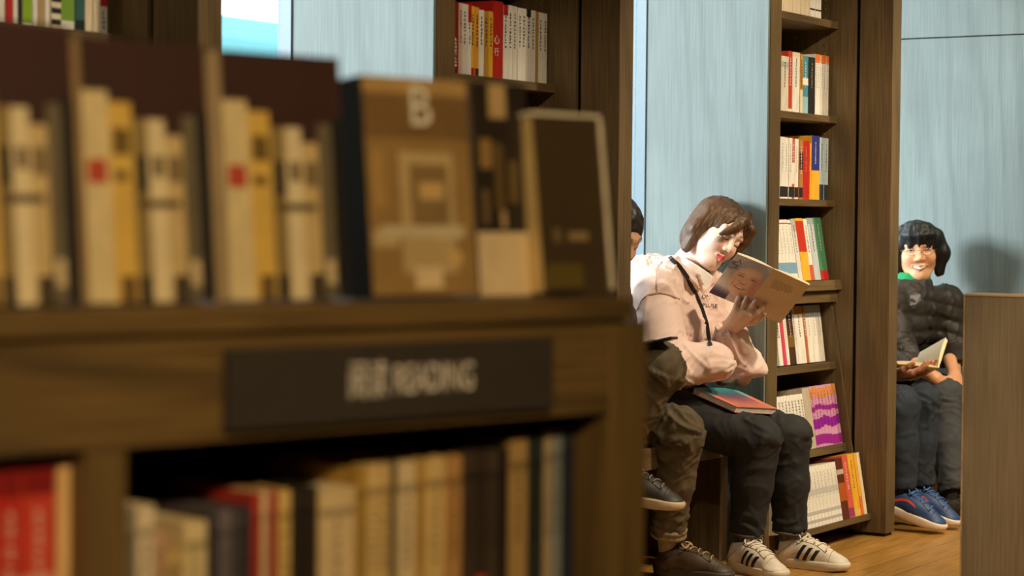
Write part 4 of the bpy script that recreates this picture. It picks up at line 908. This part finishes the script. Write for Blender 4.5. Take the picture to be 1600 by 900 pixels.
    b.cap((-0.03, 0, -0.10), (-0.05, 0, -0.2), 0.045, 0.06, 0.01, True)
    for i in range(11):
        y0 = -0.055+0.011*i; ce = 1-(y0/0.06)**2; b.chain([(0.055+0.015*ce, y0*0.8, 0.100-0.01*(1-ce)), (0.079+0.010*ce-0.02*(1-ce), y0*1.05, 0.068), (0.076+0.014*ce-0.024*(1-ce), y0*1.15, 0.034+0.014*math.sin(i*2.1)-0.006*(1-ce))], (0.014, 0.011, 0.004), 0.012)
    V, Q = b.mesh(0.0034); N = vnormals(V, Q)
    V = V + N*(0.0030*vnoise(np.stack([V[:,0]*80, V[:,1]*80, V[:,2]*9], 1)))[:,None]
    put('hair', tomesh('hair', (V*1.0) @ HR.T + HC - base, Q, const(V, (20, 18, 18))), HAIRM, p)
    # glasses
    g = MB()
    for s in (-1, 1):
        ring = [np.array((0.104-0.16*abs(0.031+0.021*math.cos(t)-0.01)*0.35, s*(0.031+0.0215*math.cos(t)), 0.005+0.0145*math.sin(t)))*1.0 @ HR.T + HC - base for t in np.linspace(0, 2*math.pi, 21)]
        g.tube(ring, 0.0011, 5, cap=False)
        g.tube([np.array(q)*1.0 @ HR.T + HC - base for q in ((0.099, s*0.053, 0.008), (0.06, s*0.070, 0.008), (-0.01, s*0.078, 0.004))], 0.0012, 5)
    g.tube([np.array(q)*1.0 @ HR.T + HC - base for q in ((0.104, -0.0095, 0.009), (0.106, 0, 0.011), (0.104, 0.0095, 0.009))], 0.0012, 5)
    put('glasses', g, plain('thin_metal_frame', lin((150, 110, 90)), 0.35, 0.02, metal=0.6), p, None, 0, True)
    trousers(p, base, pel, 0.08, legs, (54, 54, 56), seed=31.0, amp=0.005, thick=(0.088, 0.070, 0.064, 0.056), name='trousers')
    for (s, kn, an) in legs:
        an = np.array(an); V, Q = Blend().cap(an+(0, 0, 0.02), an+(0, 0, -0.06), 0.036, 0.036, 0.01).mesh(0.006); put('sock', tomesh('sock', V-base, Q, const(V, (30, 28, 28))), CLOTH, p)
    for pos in ((0.135, 0.495, 0.0), (0.125, 0.695, 0.0)):
        make_shoe(p, base, pos, 0.0, 0.0, (58, 48, 38), (210, 188, 154), (60, 52, 44), name='shoe')
    return p
smiling = person_smiling()

# ================================================================== person behind the fin: jeans, blue trainers, holding an open book
def person_hidden():
    base = np.array([-0.2, 0.29, 0.42])
    pel, chest, neck = np.array([-0.27, 0.30, 0.505]), np.array([-0.235, 0.30, 0.78]), np.array([-0.20, 0.30, 0.93])
    HC = np.array([-0.175, 0.30, 1.05]); HR = basis((0.9, 0, -0.45), (0.45, 0, 0.9))
    shR, elR, wrR = np.array([-0.20, 0.15, 0.87]), np.array([-0.06, 0.155, 0.64]), np.array([0.055, 0.26, 0.565])
    shL, elL, wrL = np.array([-0.20, 0.45, 0.87]), np.array([-0.10, 0.47, 0.64]), np.array([0.055, 0.40, 0.565])
    legs = [(-1, (0.105, 0.20, 0.46), (0.118, 0.20, 0.165)), (1, (0.125, 0.345, 0.46), (0.125, 0.345, 0.165))]
    HV, HQ, HCc = head_mesh((214, 168, 136), (176, 96, 84), (40, 30, 26), h=0.004)
    sk = (176, 122, 90)
    RR = basis((0.75, 0.25, 0.1), (0.1, -0.1, -1)); handR = hand_mesh(RR, wrR, 0.35, 0.08, skin=sk, side=1, h=0.003)
    RL = basis((0.75, -0.2, 0.1), (0.1, 0.1, -1)); handL = hand_mesh(RL, wrL, 0.35, 0.08, skin=sk, side=-1, h=0.003)
    V, Q, C = join([((HV*0.95) @ HR.T+HC, HQ, HCc), tiny_body(pel, chest, neck, [(shR, elR, wrR), (shL, elL, wrL)], legs, 0.08, sk), handR, handL])
    p = put('person', tomesh('person', V-base, Q, C), SKIN); p.matrix_world = FT(W, *base)
    tag(p, 'person in jeans and blue running shoes, mostly hidden behind the wooden fin', 'person')
    b = Blend()
    for s in (-1, 1): b.cap(pel+(0, s*0.06, 0.05), chest+(0, s*0.055, 0), 0.10, 0.10, 0.05).cap(chest+(0, s*0.045, 0), neck+(-0.01, s*0.03, -0.05), 0.10, 0.066, 0.05)
    b.cap(shR, shL, 0.062, 0.062, 0.04)
    for sh, el, wr in ((shR, elR, wrR), (shL, elL, wrL)): b.cap(sh, el, 0.06, 0.052, 0.03).cap(el, lerp(el, wr, 0.8), 0.052, 0.038, 0.02)
    V, Q = b.mesh(0.009); V = folds(V, Q, [(pel, chest), (shR, elR), (elR, wrR), (shL, elL), (elL, wrL)], 0.006, 18, seed=14)
    put('sweater', tomesh('sweater', V-base, Q, const(V, (40, 42, 48))), CLOTH, p)
    b = Blend(); b.ell((-0.022, 0, 0.040), (0.102, 0.084, 0.084)).ell((-0.06, 0, -0.02), (0.05, 0.07, 0.08), 0.03); b.ell((0.112, 0, -0.035), (0.090, 0.066, 0.098), 0.006, True)
    V, Q = b.mesh(0.005); put('hair', tomesh('hair', (V*0.95) @ HR.T + HC - base, Q, const(V, (34, 28, 26))), HAIRM, p)
    trousers(p, base, pel, 0.08, legs, (30, 39, 50), seed=41.0, amp=0.006, thick=(0.086, 0.068, 0.062, 0.056))
    for (s, kn, an) in legs:
        an = np.array(an); V, Q = Blend().cap(an+(0, 0, 0.02), an+(0.0, 0, -0.06), 0.036, 0.036, 0.01).mesh(0.006); put('sock', tomesh('sock', V-base, Q, const(V, (30, 30, 34))), CLOTH, p)
    for y in (0.20, 0.34):
        make_shoe(p, base, (0.030, y, 0.078), -0.02, 0.28, (40, 70, 118), (226, 206, 180), (70, 110, 170), name='running_shoe', accent=(214, 66, 44))
    return p
hidden = person_hidden()

# ------------------------------------------------------------------ books and phone held by the readers
def held_book(name, S0, u, w1, w2, label, cov, page_t=0.008, curve=0.012):
    """open paperback: S0 bottom of the spine, u along the spine, w1 / w2 the two covers; pages lie on the far side"""
    S0, u, w1, w2 = (np.array(q, float) for q in (S0, u, w1, w2))
    base = S0; root = empty(name, FT(W, *base)); tag(root, label, 'book')
    inn = -np.cross(u, w2-w1); inn /= np.linalg.norm(inn)
    if inn @ (w1+w2) < 0: inn = -inn
    for w, nm in ((w1, 'front_cover'), (w2, 'back_cover')):
        t = inn*0.0016; z = np.zeros(3)
        put(nm, MB().hexa([z, w, w+t, t, u, u+w, u+w+t, u+t]), cov, root)
        m = MB(); k = 8; ring = []
        for i in range(k+1):
            s_ = i/k; p_ = w*s_*0.985 + t; hgt = page_t*(0.4+0.9*math.sin(min(1, s_*1.25)*math.pi*0.62))*(1 if s_ < 0.97 else 0.9) + curve*math.sin(s_*math.pi)*0.3
            ring.append((p_, p_ + inn*hgt))
        for i in range(k):
            (a0, a1), (b0, b1) = ring[i], ring[i+1]; e0, e1 = u*0.012, u*0.988
            m.hexa([a0+e0, b0+e0, b1+e0, a1+e0, a0+e1, b0+e1, b1+e1, a1+e1])
        put('pages', m, PAPER, root)
    return root, inn
U, S0, w1, w2 = BOOK_U, BOOK_S0, BOOK_W1, BOOK_W2
COVM = plain('paperback_cover', lin((236, 216, 190)), 0.55, 0.03)
bk, inn = held_book('open_book', S0, U, w1, w2, 'open paperback with smiling portrait cover held by the woman in pink', COVM)
# flat print of the front cover: portrait, garment, title
def cover_pt(w, a, v, off): return w*a + U*v - inn*off      # a 0 spine .. 1 fore edge, v 0 bottom .. 1 top
fc = [o for o in bk.children if o.name.startswith('front_cover')][0]; bc = [o for o in bk.children if o.name.startswith('back_cover')][0]
def ellipse(ca, cv, ra, rv, col, lay, w=w1, rot=0.0, n=24, a0=0, a1=2*math.pi, inside=None):
    pts = []
    for i in range(n):
        t = a0+(a1-a0)*i/n; da, dv = ra*math.cos(t), rv*math.sin(t); pts.append((min(0.985, max(0.0, ca+da*math.cos(rot)-dv*math.sin(rot))), min(0.985, max(0.01, cv+da*math.sin(rot)+dv*math.cos(rot)))))
    pm.poly([cover_pt(w, a, v, 0.0002*lay) for a, v in pts], lin(col))
def paint(a, v):          # soft printed portrait: backdrop, grey hair, face, collar
    def bl(c, t, k): k = min(1.0, max(0.0, k)); return tuple(c[i]*(1-k)+t[i]*k for i in range(3))
    a = 1-a               # left to right as seen
    g = lambda ca, cv, ra, rv: ((a-ca)/ra)**2+((v-cv)/rv)**2
    c = (208, 184, 158)
    c = bl(c, (190, 160, 132), 1-v*1.1)
    c = bl(c, (178, 162, 148), (1.12-g(0.60, 0.66, 0.46, 0.34))*5)
    c = bl(c, (60, 44, 58), 6*(0.27-v-0.10*abs(a-0.1)) if a < 0.45 else 0)
    c = bl(c, (226, 172, 128), (1.0-g(0.60, 0.50, 0.40, 0.36))*5)
    c = bl(c, (240, 196, 154), (1-g(0.52, 0.70, 0.26, 0.12))*0.8); c = bl(c, (206, 134, 92), (1-g(0.88, 0.45, 0.16, 0.30))*0.9)
    for ca in (0.42, 0.76): c = bl(c, (112, 66, 44), (1-g(ca, 0.575+0.03*(1-((a-ca)/0.10)**2), 0.10, 0.020))*1.2); c = bl(c, (168, 112, 78), (1-g(ca, 0.645, 0.11, 0.018))*0.7)
    c = bl(c, (186, 112, 74), (1-g(0.58, 0.455, 0.09, 0.030))*0.8); c = bl(c, (244, 200, 156), (1-g(0.57, 0.49, 0.05, 0.05))*0.8)
    c = bl(c, (236, 176, 128), (1-g(0.38, 0.46, 0.10, 0.07))*0.8)
    c = bl(c, (146, 70, 54), (1-g(0.56, 0.345+0.5*(a-0.56)**2, 0.19, 0.030))*1.2); c = bl(c, (232, 210, 186), (1-g(0.56, 0.352+0.5*(a-0.56)**2, 0.13, 0.014))*1.2)
    c = bl(c, (190, 120, 84), (1-g(0.34, 0.40, 0.03, 0.07))*0.6)
    c = bl(c, (70, 58, 52), 5*(0.16-v-0.5*abs(a-0.92)))
    return lin(tuple(max(0, min(255, q)) for q in c))
pm = MB(); GA, GV = 34, 44
for i in range(GA):
    for j in range(GV):
        pm.poly([cover_pt(w1, a, v, 0.0003) for a, v in ((i/GA, j/GV), ((i+1)/GA, j/GV), ((i+1)/GA, (j+1)/GV), (i/GA, (j+1)/GV))], paint((i+0.5)/GA, (j+0.5)/GV))
put('portrait_print', pm, PRINT, fc)
def cover_text(par, w, txt, size, a, v, col, vertical=False):
    me = text_mesh(txt, size, vertical=vertical); wl = np.linalg.norm(w); wu = w/wl; uu = U/np.linalg.norm(U)
    flip = -1 if w is w1 else 1
    for vt in me.vertices: vt.co = Vector(w*a + U*v + wu*vt.co.x*flip + uu*vt.co.y - inn*0.0012)
    put('title_text', me, plain('ink_%d' % col[0], lin(col), 0.6), par)
cover_text(fc, w1, '\u4eba\u751f', 0.024, 0.83, 0.80, (44, 34, 30), True)
cover_text(fc, w1, '\u679c\u5b9e', 0.020, 0.95, 0.74, (70, 58, 50), True)
pm = MB()
for i in range(6):
    v = 0.80-0.035*i; L_ = (0.5, 0.55, 0.52, 0.56, 0.5, 0.3)[i]
    pm.poly([cover_pt(w2, a, q, 0.0003) for a, q in ((0.18, v), (0.18+L_, v), (0.18+L_, v+0.009), (0.18, v+0.009))], lin((150, 120, 92)))
for i in range(9): pm.poly([cover_pt(w2, a, q, 0.0003) for a, q in ((0.10+0.028*i, 0.10), (0.10+0.028*i+0.016, 0.10), (0.10+0.028*i+0.016, 0.15), (0.10+0.028*i, 0.15))], lin((70, 56, 44)))
tag(put('back_text_print', pm, PRINT, bc), kind='stuff')
# closed book on her lap
c4 = [on_y(W, 1082, 611, -1.055), on_y(W, 1143, 611.5, -0.865), on_y(W, 1213, 644, -0.850), on_y(W, 1149, 641, -1.055)]
nrm = np.cross(c4[3]-c4[0], c4[1]-c4[0]); nrm /= np.linalg.norm(nrm); nrm = nrm if nrm[2] > 0 else -nrm
c4 = [q+nrm*0.012 for q in c4]; th = 0.020
lb = empty('closed_book', FT(W, *c4[0])); tag(lb, 'closed blue and coral book lying on the lap of the woman in pink', 'book')
q4 = [q-c4[0] for q in c4]
put('cover_top', MB().hexa([q-nrm*0.0015 for q in q4]+list(q4)), plain('coral_cover', lin((204, 124, 104)), 0.4), lb)
cen = sum(q4)/4; inr = [cen+(q-cen)*0.975 for q in q4]
put('pages', MB().hexa([q-nrm*(th-0.0015) for q in inr]+[q-nrm*0.0015 for q in inr]), plain('white_pages', lin((222, 216, 206)), 0.7), lb)
put('cover_bottom', MB().hexa([q-nrm*th for q in q4]+[q-nrm*(th-0.0015) for q in q4]), plain('coral_cover', (0, 0, 0)), lb)
pm = MB(); G_ = lambda a, b: lerp(lerp(q4[0], q4[3], a), lerp(q4[1], q4[2], a), b) + nrm*0.0003
grid_c = lambda a, b: tuple(lerp(lerp(lin((70, 150, 150)), lin((40, 60, 100)), min(1, a*2.2)), lin((200, 116, 100)), min(1, max(0, a*1.7-0.55+0.5*abs(b-0.55)))))
for i in range(12):
    for j in range(8):
        a0, a1, b0, b1 = i/12, (i+1)/12, j/8, (j+1)/8; c_ = grid_c((a0+a1)/2, (b0+b1)/2)
        if b0 > 0.82 or b0 < 0.06: c_ = lin((110, 176, 170)) if a0 < 0.35 else lin((220, 128, 104))
        pm.poly([G_(a0, b0), G_(a1, b0), G_(a1, b1), G_(a0, b1)], c_)
put('cover_print', pm, PRINT, lb)
# open book of the hidden reader
Uh = wv((0.30, -0.75, 0.30)); Uh = Uh/np.linalg.norm(Uh)*0.19
Sh = on_y(W, 1463, 577, 0.36)-Uh*0.9
bk2, _ = held_book('open_book', Sh, Uh, wv((-0.15, 0.02, 0.012)), wv((0.045, 0.07, 0.10)), 'open paperback held above jeans beside the smiling woman', plain('cream_cover', lin((224, 196, 132)), 0.5), 0.010)
# phone of the neighbour
ph = on_y(W, 1018, 536, -1.50)
po_ = empty('phone', FT(W, *ph)); tag(po_, 'dark mobile phone held over the crossed knee', 'phone')
Rp = Matrix.Rotation(-0.25, 4, 'Y') @ Matrix.Rotation(0.2, 4, 'Z')
put('phone_body', MB().box((-0.075, -0.036, -0.004), (0.075, 0.036, 0.004)), plain('phone_black', (0.01, 0.01, 0.012), 0.25), po_, Rp, 0.003)
put('screen', MB().box((-0.070, -0.033, 0.004), (0.070, 0.033, 0.0045)), plain('phone_glass', (0.015, 0.016, 0.02), 0.1), po_, Rp)
#FOREGROUND#
# ------------------------------------------------------------------ right counter
CY = (np.array([1.161, 5.6, 0]) - W.o) @ W.d; CX = (np.array([1.161, 5.6, 0]) - W.o) @ W.n
q = on_y(W, 1506.3, 458.5, CY); CX, CZ = q[0], q[2]
ct = empty('display_unit', FT(W, CX, CY, 0)); tag(ct, 'light oak panel-end of a display unit at the right picture edge', 'display unit')
put('front_panel', MB().box((0.003, 0, 0.0), (1.4, 0.02, CZ-0.006)), WOODL, ct, None, 0.001)
put('body', MB().box((0.004, 0.02, 0.0), (1.4, 0.10, CZ-0.006)), WOODL, ct)
put('top', MB().box((0.0, -0.002, CZ-0.006), (1.4, 0.102, CZ)), wood('counter_edge', lin((206, 166, 112)), lin((186, 146, 96)), 'X', 0.4), ct, None, 0.001)  # paler edge banding, with the bevel highlight put into its colour
put('edge_band', MB().box((0.0, -0.0015, 0.0), (0.004, 0.10, CZ-0.006)), wood('counter_edge', (0, 0, 0), (0, 0, 0)), ct)

# ------------------------------------------------------------------ display cabinet in the foreground
FGW = wood('cabinet_oak', lin((122, 90, 42)), lin((86, 62, 28)), 'Y', 0.5, 7.0, 0.6, 0.6)
FGV = wood('cabinet_oak_upright', lin((122, 90, 42)), lin((90, 66, 30)), 'Z', 0.5, 5.0, 0.4, 0.5)
def sA(px, py, x=0.0): return on_x(A, px, py, x)[1]
def zA(px, py, x=0.0): return on_x(A, px, py, x)[2]
ZD = zA(960, 465.5, 0.012); ZH = zA(475, 679); ZDB = zA(960, 499, 0.012)
S_END = sA(974, 600); S_LEFT = -1.25
cab = empty('display_cabinet', FT(A, 0, 0, 0)); tag(cab, 'blurred dark oak display cabinet with sign board in the foreground', 'cabinet')
put('deck', MB().box((-0.52, S_LEFT, ZDB), (0.012, S_END+0.004, ZD)), FGW, cab, None, 0.002)
put('header_board', MB().box((-0.022, S_LEFT, ZH), (0.0, S_END-0.022, ZDB)), FGW, cab)
s0, s1 = sA(953, 700), S_END
put('end_stile', MB().box((-0.03, s0, 0.0), (0.0, s1, ZDB)), FGV, cab, None, 0.001)
d0, d1_, d2_ = sA(136, 800), sA(166, 800), sA(202, 800)
put('divider', MB().box((-0.40, d0, 0.0), (-0.002, d1_, ZH)), FGV, cab, None, 0.001)
put('divider', MB().box((-0.40, d1_+0.002, 0.0), (-0.004, d2_, ZH)), FGV, cab, None, 0.001)
put('end_panel', MB().box((-0.52, S_END-0.02, 0.0), (-0.03, S_END, ZDB)), FGV, cab)
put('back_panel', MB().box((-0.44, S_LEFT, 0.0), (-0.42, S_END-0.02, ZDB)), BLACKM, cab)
put('bottom_shelf', MB().box((-0.42, S_LEFT, 0.585), (-0.004, S_END-0.022, 0.61)), FGW, cab)
put('base', MB().box((-0.42, S_LEFT, 0.0), (-0.03, S_END-0.022, 0.10)), FGV, cab)
e0 = sA(1011, 520, -0.06); ez = zA(1004, 505, -0.06)
post = empty('cabinet_end_post', FT(A, -0.06, S_END+0.006, 0)); tag(post, 'narrow upright end board right beside the blurred cabinet', 'cabinet')
put('upright_board', MB().box((-0.44, 0.0, 0.0), (0.0, e0-S_END-0.006, ez)), FGV, post, None, 0.002)
put('top_edge', MB().box((-0.44, 0.0, ez), (0.0, e0-S_END-0.006, ez+0.002)), FGW, post)
# sign
g0, g1, gz0, gz1 = sA(360, 600, 0.014), sA(866, 580, 0.014), zA(620, 655, 0.014), zA(620, 536, 0.014)
sg = empty('sign', FT(A, 0.0, (g0+g1)/2, gz0)); tag(sg, 'dark sign plate lettered READING on the cabinet header', 'sign')
hw = (g1-g0)/2; put('plate', MB().box((0.0, -hw, 0), (0.014, hw, gz1-gz0)), SIGNM, sg, None, 0.001)
tx = text_mesh('\u9605\u8bfb READING', 0.042, spacing=0.98)
xs = [v.co.x for v in tx.vertices]; tw = max(xs)-min(xs); want = sA(739, 590, 0.014)-sA(546, 590, 0.014); k_ = want/tw; cxm = (max(xs)+min(xs))/2
for v in tx.vertices: v.co.x = (v.co.x-cxm)*k_
cy_ = (sA(739, 590, 0.014)+sA(546, 590, 0.014))/2-(g0+g1)/2; cz_ = zA(642, 594, 0.014)-gz0
put('lettering', tx, plain('sign_letters', lin((236, 214, 186)), 0.5), sg, Matrix.Translation((0.0146, cy_, cz_)) @ Matrix(((0,0,1,0),(1,0,0,0),(0,1,0,0),(0,0,0,1))))

# face-out books standing on the deck
def faceout(px0, px1, py_mid, ztop_px, th, lean, cover, side, label, prints=(), group=None, x=-0.05, name='face_out_book', extra=None):
    y0, y1 = sA(px0, py_mid, x), sA(px1, py_mid, x); zt = zA((px0+px1)/2, ztop_px, x-0.02); h = (zt-ZD)/math.cos(lean); w = y1-y0
    M = FT(A, x-th, y0, ZD+0.0005) @ Matrix.Rotation(-lean, 4, 'Y')
    o = put(name, MB().box((th-0.002, 0, 0), (th, w, h)).box((0, 0, 0), (0.002, w, h)).box((0.002, 0, 0), (th-0.002, 0.002, h)), COVER); o.matrix_world = M; o.color = (*lin(side), 1); tag(o, label, 'book', group)
    put('page_block', MB().box((0.002, 0.002, 0.002), (th-0.002, w-0.002, h-0.002)), PAPER, o)
    pm = MB(); pm.poly([(th+0.0003, 0, 0), (th+0.0003, w, 0), (th+0.0003, w, h), (th+0.0003, 0, h)], lin(cover))
    for i, (a0, v0, a1, v1, c) in enumerate(prints): pm.poly([(th+0.0004+0.00012*i, a0*w, v0*h), (th+0.0004+0.00012*i, a1*w, v0*h), (th+0.0004+0.00012*i, a1*w, v1*h), (th+0.0004+0.00012*i, a0*w, v1*h)], lin(c))
    tag(put('cover_print', pm, PRINT, o), kind='stuff')
    return o, w, h, th
sp = [(0.0, 0.0, 0.20, 0.80, (214,184,128)), (0.20, 0.0, 0.38, 0.76, (214,166,74)), (0.38, 0.0, 0.50, 0.70, (140,112,62)), (0.50, 0.0, 0.64, 0.70, (220,192,142)), (0.64, 0.0, 0.78, 0.64, (200,164,106)), (0.78, 0.0, 0.90, 0.72, (104,88,62)), (0.90, 0.0, 1.0, 0.74, (34,28,24)),
      (0.02, 0.45, 0.17, 0.54, (184,70,44)), (0.22, 0.56, 0.36, 0.66, (110,84,36)), (0.22, 0.46, 0.34, 0.50, (130,100,44)), (0.40, 0.42, 0.49, 0.56, (64,52,34)), (0.53, 0.48, 0.62, 0.56, (120,98,66)), (0.66, 0.46, 0.76, 0.56, (120,96,60)), (0.40, 0.36, 0.74, 0.39, (96,76,46)), (0.24, 0.0, 0.36, 0.10, (110,80,40)), (0.40, 0.0, 0.48, 0.10, (50,38,26)), (0.66, 0.0, 0.78, 0.10, (70,54,34)), (0.80, 0.06, 0.88, 0.16, (200,170,120))]
MRN = (62, 36, 26)
GR = 'maroon books with printed rows of spines'
faceout(-75, 128, 300, 40, 0.030, 0.09, MRN, (196,160,108), 'maroon book at the left picture edge, leftmost of three matching', sp, GR)
faceout(142, 338, 300, 70, 0.030, 0.09, MRN, (196,160,108), 'maroon book in the middle of three matching face-out books', sp, GR)
faceout(362, 548, 300, 90, 0.030, 0.09, MRN, (206,172,120), 'maroon book beside the tan book, rightmost of three matching', sp, GR)
o, w, h, th = faceout(585, 748, 300, 130, 0.042, 0.10, (150,112,58), (24,18,12), 'tan patterned book with a white letter B on its cover',
    [(0.0, 0.93, 1.0, 1.0, (176,134,76)), (0.0, 0.72, 1.0, 0.92, (122,88,46)), (0.30, 0.10, 0.82, 0.66, (186,152,98)), (0.40, 0.26, 0.76, 0.60, (134,102,58)), (0.48, 0.44, 0.72, 0.52, (196,154,92)), (0.02, 0.22, 0.26, 0.30, (190,156,104)), (0.10, 0.26, 0.90, 0.32, (196,170,124)), (0.40, 0.03, 0.66, 0.13, (214,180,128)), (0.72, 0.14, 0.86, 0.20, (204,158,92)), (0.04, 0.40, 0.16, 0.66, (170,128,66))])
me = text_mesh('B', 0.062); put('cover_letter', me, plain('white_letter', lin((228, 212, 180)), 0.5), o, Matrix.Translation((th+0.003, w*0.52, h*0.86)) @ Matrix(((0,0,1,0),(1,0,0,0),(0,1,0,0),(0,0,0,1))))
faceout(752, 836, 300, 136, 0.012, 0.08, (44,32,20), (90,70,40), 'dark photo-covered book with pale lower band', [(0.0, 0.0, 1.0, 0.30, (216,182,132)), (0.30, 0.84, 0.62, 1.0, (190,150,96)), (0.10, 0.60, 0.32, 0.74, (150,112,60)), (0.36, 0.40, 0.52, 0.72, (100,74,34)), (0.62, 0.44, 0.78, 0.64, (108,80,38)), (0.12, 0.34, 0.22, 0.50, (120,92,54)), (0.44, 0.32, 0.54, 0.40, (180,146,96))], x=-0.075)
o, w, h, th = faceout(852, 955, 330, 193, 0.046, 0.12, (68,50,26), (206,170,104), 'dark olive book in a clear stand at the right deck end', [(0.05, 0.02, 0.6, 0.16, (96,76,26)), (0.20, 0.28, 0.30, 0.36, (120,94,54)), (0.42, 0.29, 0.72, 0.34, (150,118,72))])
ac = plain('acrylic_edge_highlight', lin((236, 214, 176)), 0.15)  # opaque pale colour stands for the highlight along the clear edges
M = o.matrix_world
st = empty('book_stand', M); tag(st, 'clear acrylic stand edging the dark olive book', 'stand')
put('top_rail', MB().box((0.0, -0.004, h+0.0006), (th+0.003, w+0.004, h+0.005)), ac, st, None, 0.001)
put('side_rail', MB().box((th-0.006, w+0.001, 0.001), (th+0.003, w+0.005, h)), ac, st, None, 0.001)

# books in the open bays below
LB = [(196,213,800,(128,112,88),'grey'), (215,243,790,(222,194,150),'cream'), (244,257,826,(200,150,110),'peach'), (258,286,858,(196,158,92),'golden'), (288,324,815,(222,190,130),'pale yellow'), (327,345,797,(74,64,62),'slate grey'), (346,360,796,(120,104,100),'grey mauve'), (361,376,795,(84,72,68),'charcoal'), (377,394,792,(62,54,54),'dark grey'),
      (395,409,772,(178,52,34),'red'), (410,420,768,(228,196,138),'cream'), (421,434,768,(172,44,42),'crimson'), (436,455,766,(222,178,96),'yellow cream'), (457,470,762,(56,42,28),'dark brown'), (471,484,760,(46,36,26),'blackish brown'), (485,497,760,(60,44,28),'dark brown'),
      (499,556,762,(222,184,128),'wide cream'), (557,574,732,(180,136,52),'olive yellow'), (575,592,727,(222,182,116),'cream'), (593,610,725,(214,172,104),'cream tan'), (611,621,724,(110,90,60),'grey brown'), (622,650,722,(224,190,136),'off-white'), (651,664,720,(190,142,62),'mustard'), (665,695,715,(220,178,108),'cream'), (697,722,712,(190,136,74),'tan orange'), (724,742,704,(70,52,34),'dark brown'), (743,761,703,(58,44,30),'dark brown striped'), (762,779,702,(72,56,38),'brown'), (780,794,700,(40,28,22),'blackish'),
      (796,824,686,(178,136,76),'tan'), (826,849,684,(44,44,36),'dark teal'), (850,862,673,(180,150,104),'beige'), (863,878,672,(132,130,118),'grey blue'), (880,897,666,(38,40,44),'navy black'), (899,922,652,(206,158,88),'golden cream')]
for i, (a, b, py, c, nm) in enumerate(LB):
    x = -0.055; y0, y1 = sA(a, 850, x), sA(b, 850, x); zt = zA((a+b)/2, py, x)
    nearby = 'in the open bay under the sign'
    bands = ((0.25, 0.3, tuple(int(v*0.7) for v in c)), (0.86, 0.9, tuple(int(v*0.75) for v in c)))
    if i in (25, 26, 27): bands = bands + ((0.22, 0.42, (196, 58, 30)),) if i == 26 else bands
    book(A, x, y0, y1, 0.61, zt-0.61, 0.16, 0.0, c, 'blurred %s book, %s from left, %s' % (nm, ORD[i] if i < 30 else ('thirty-first','thirty-second','thirty-third','thirty-fourth','thirty-fifth')[i-30], nearby), None, bands, tuple(int(v*0.6) for v in c), (0.5, 0.85))
for i, (a, b, py, c, nm) in enumerate([(-30, 0, 733, (190, 40, 22), 'red'), (1, 32, 733, (196, 44, 24), 'red'), (34, 88, 728, (204, 60, 36), 'thick red'), (91, 119, 715, (228, 176, 110), 'cream')]):
    x = -0.03; y0, y1 = sA(a, 800, x), sA(b, 800, x); zt = zA((a+b)/2, py, x)
    book(A, x, y0, y1, 0.61, zt-0.61, 0.16, 0.0, c, 'blurred %s book, %s from left, in the left corner bay' % (nm, ORD[i]), None, ((0.45, 0.62, (224, 150, 110)), (0.9, 1.0, (130, 22, 14))) if i < 3 else (), (232, 180, 150) if i < 3 else None, (0.1, 0.85))
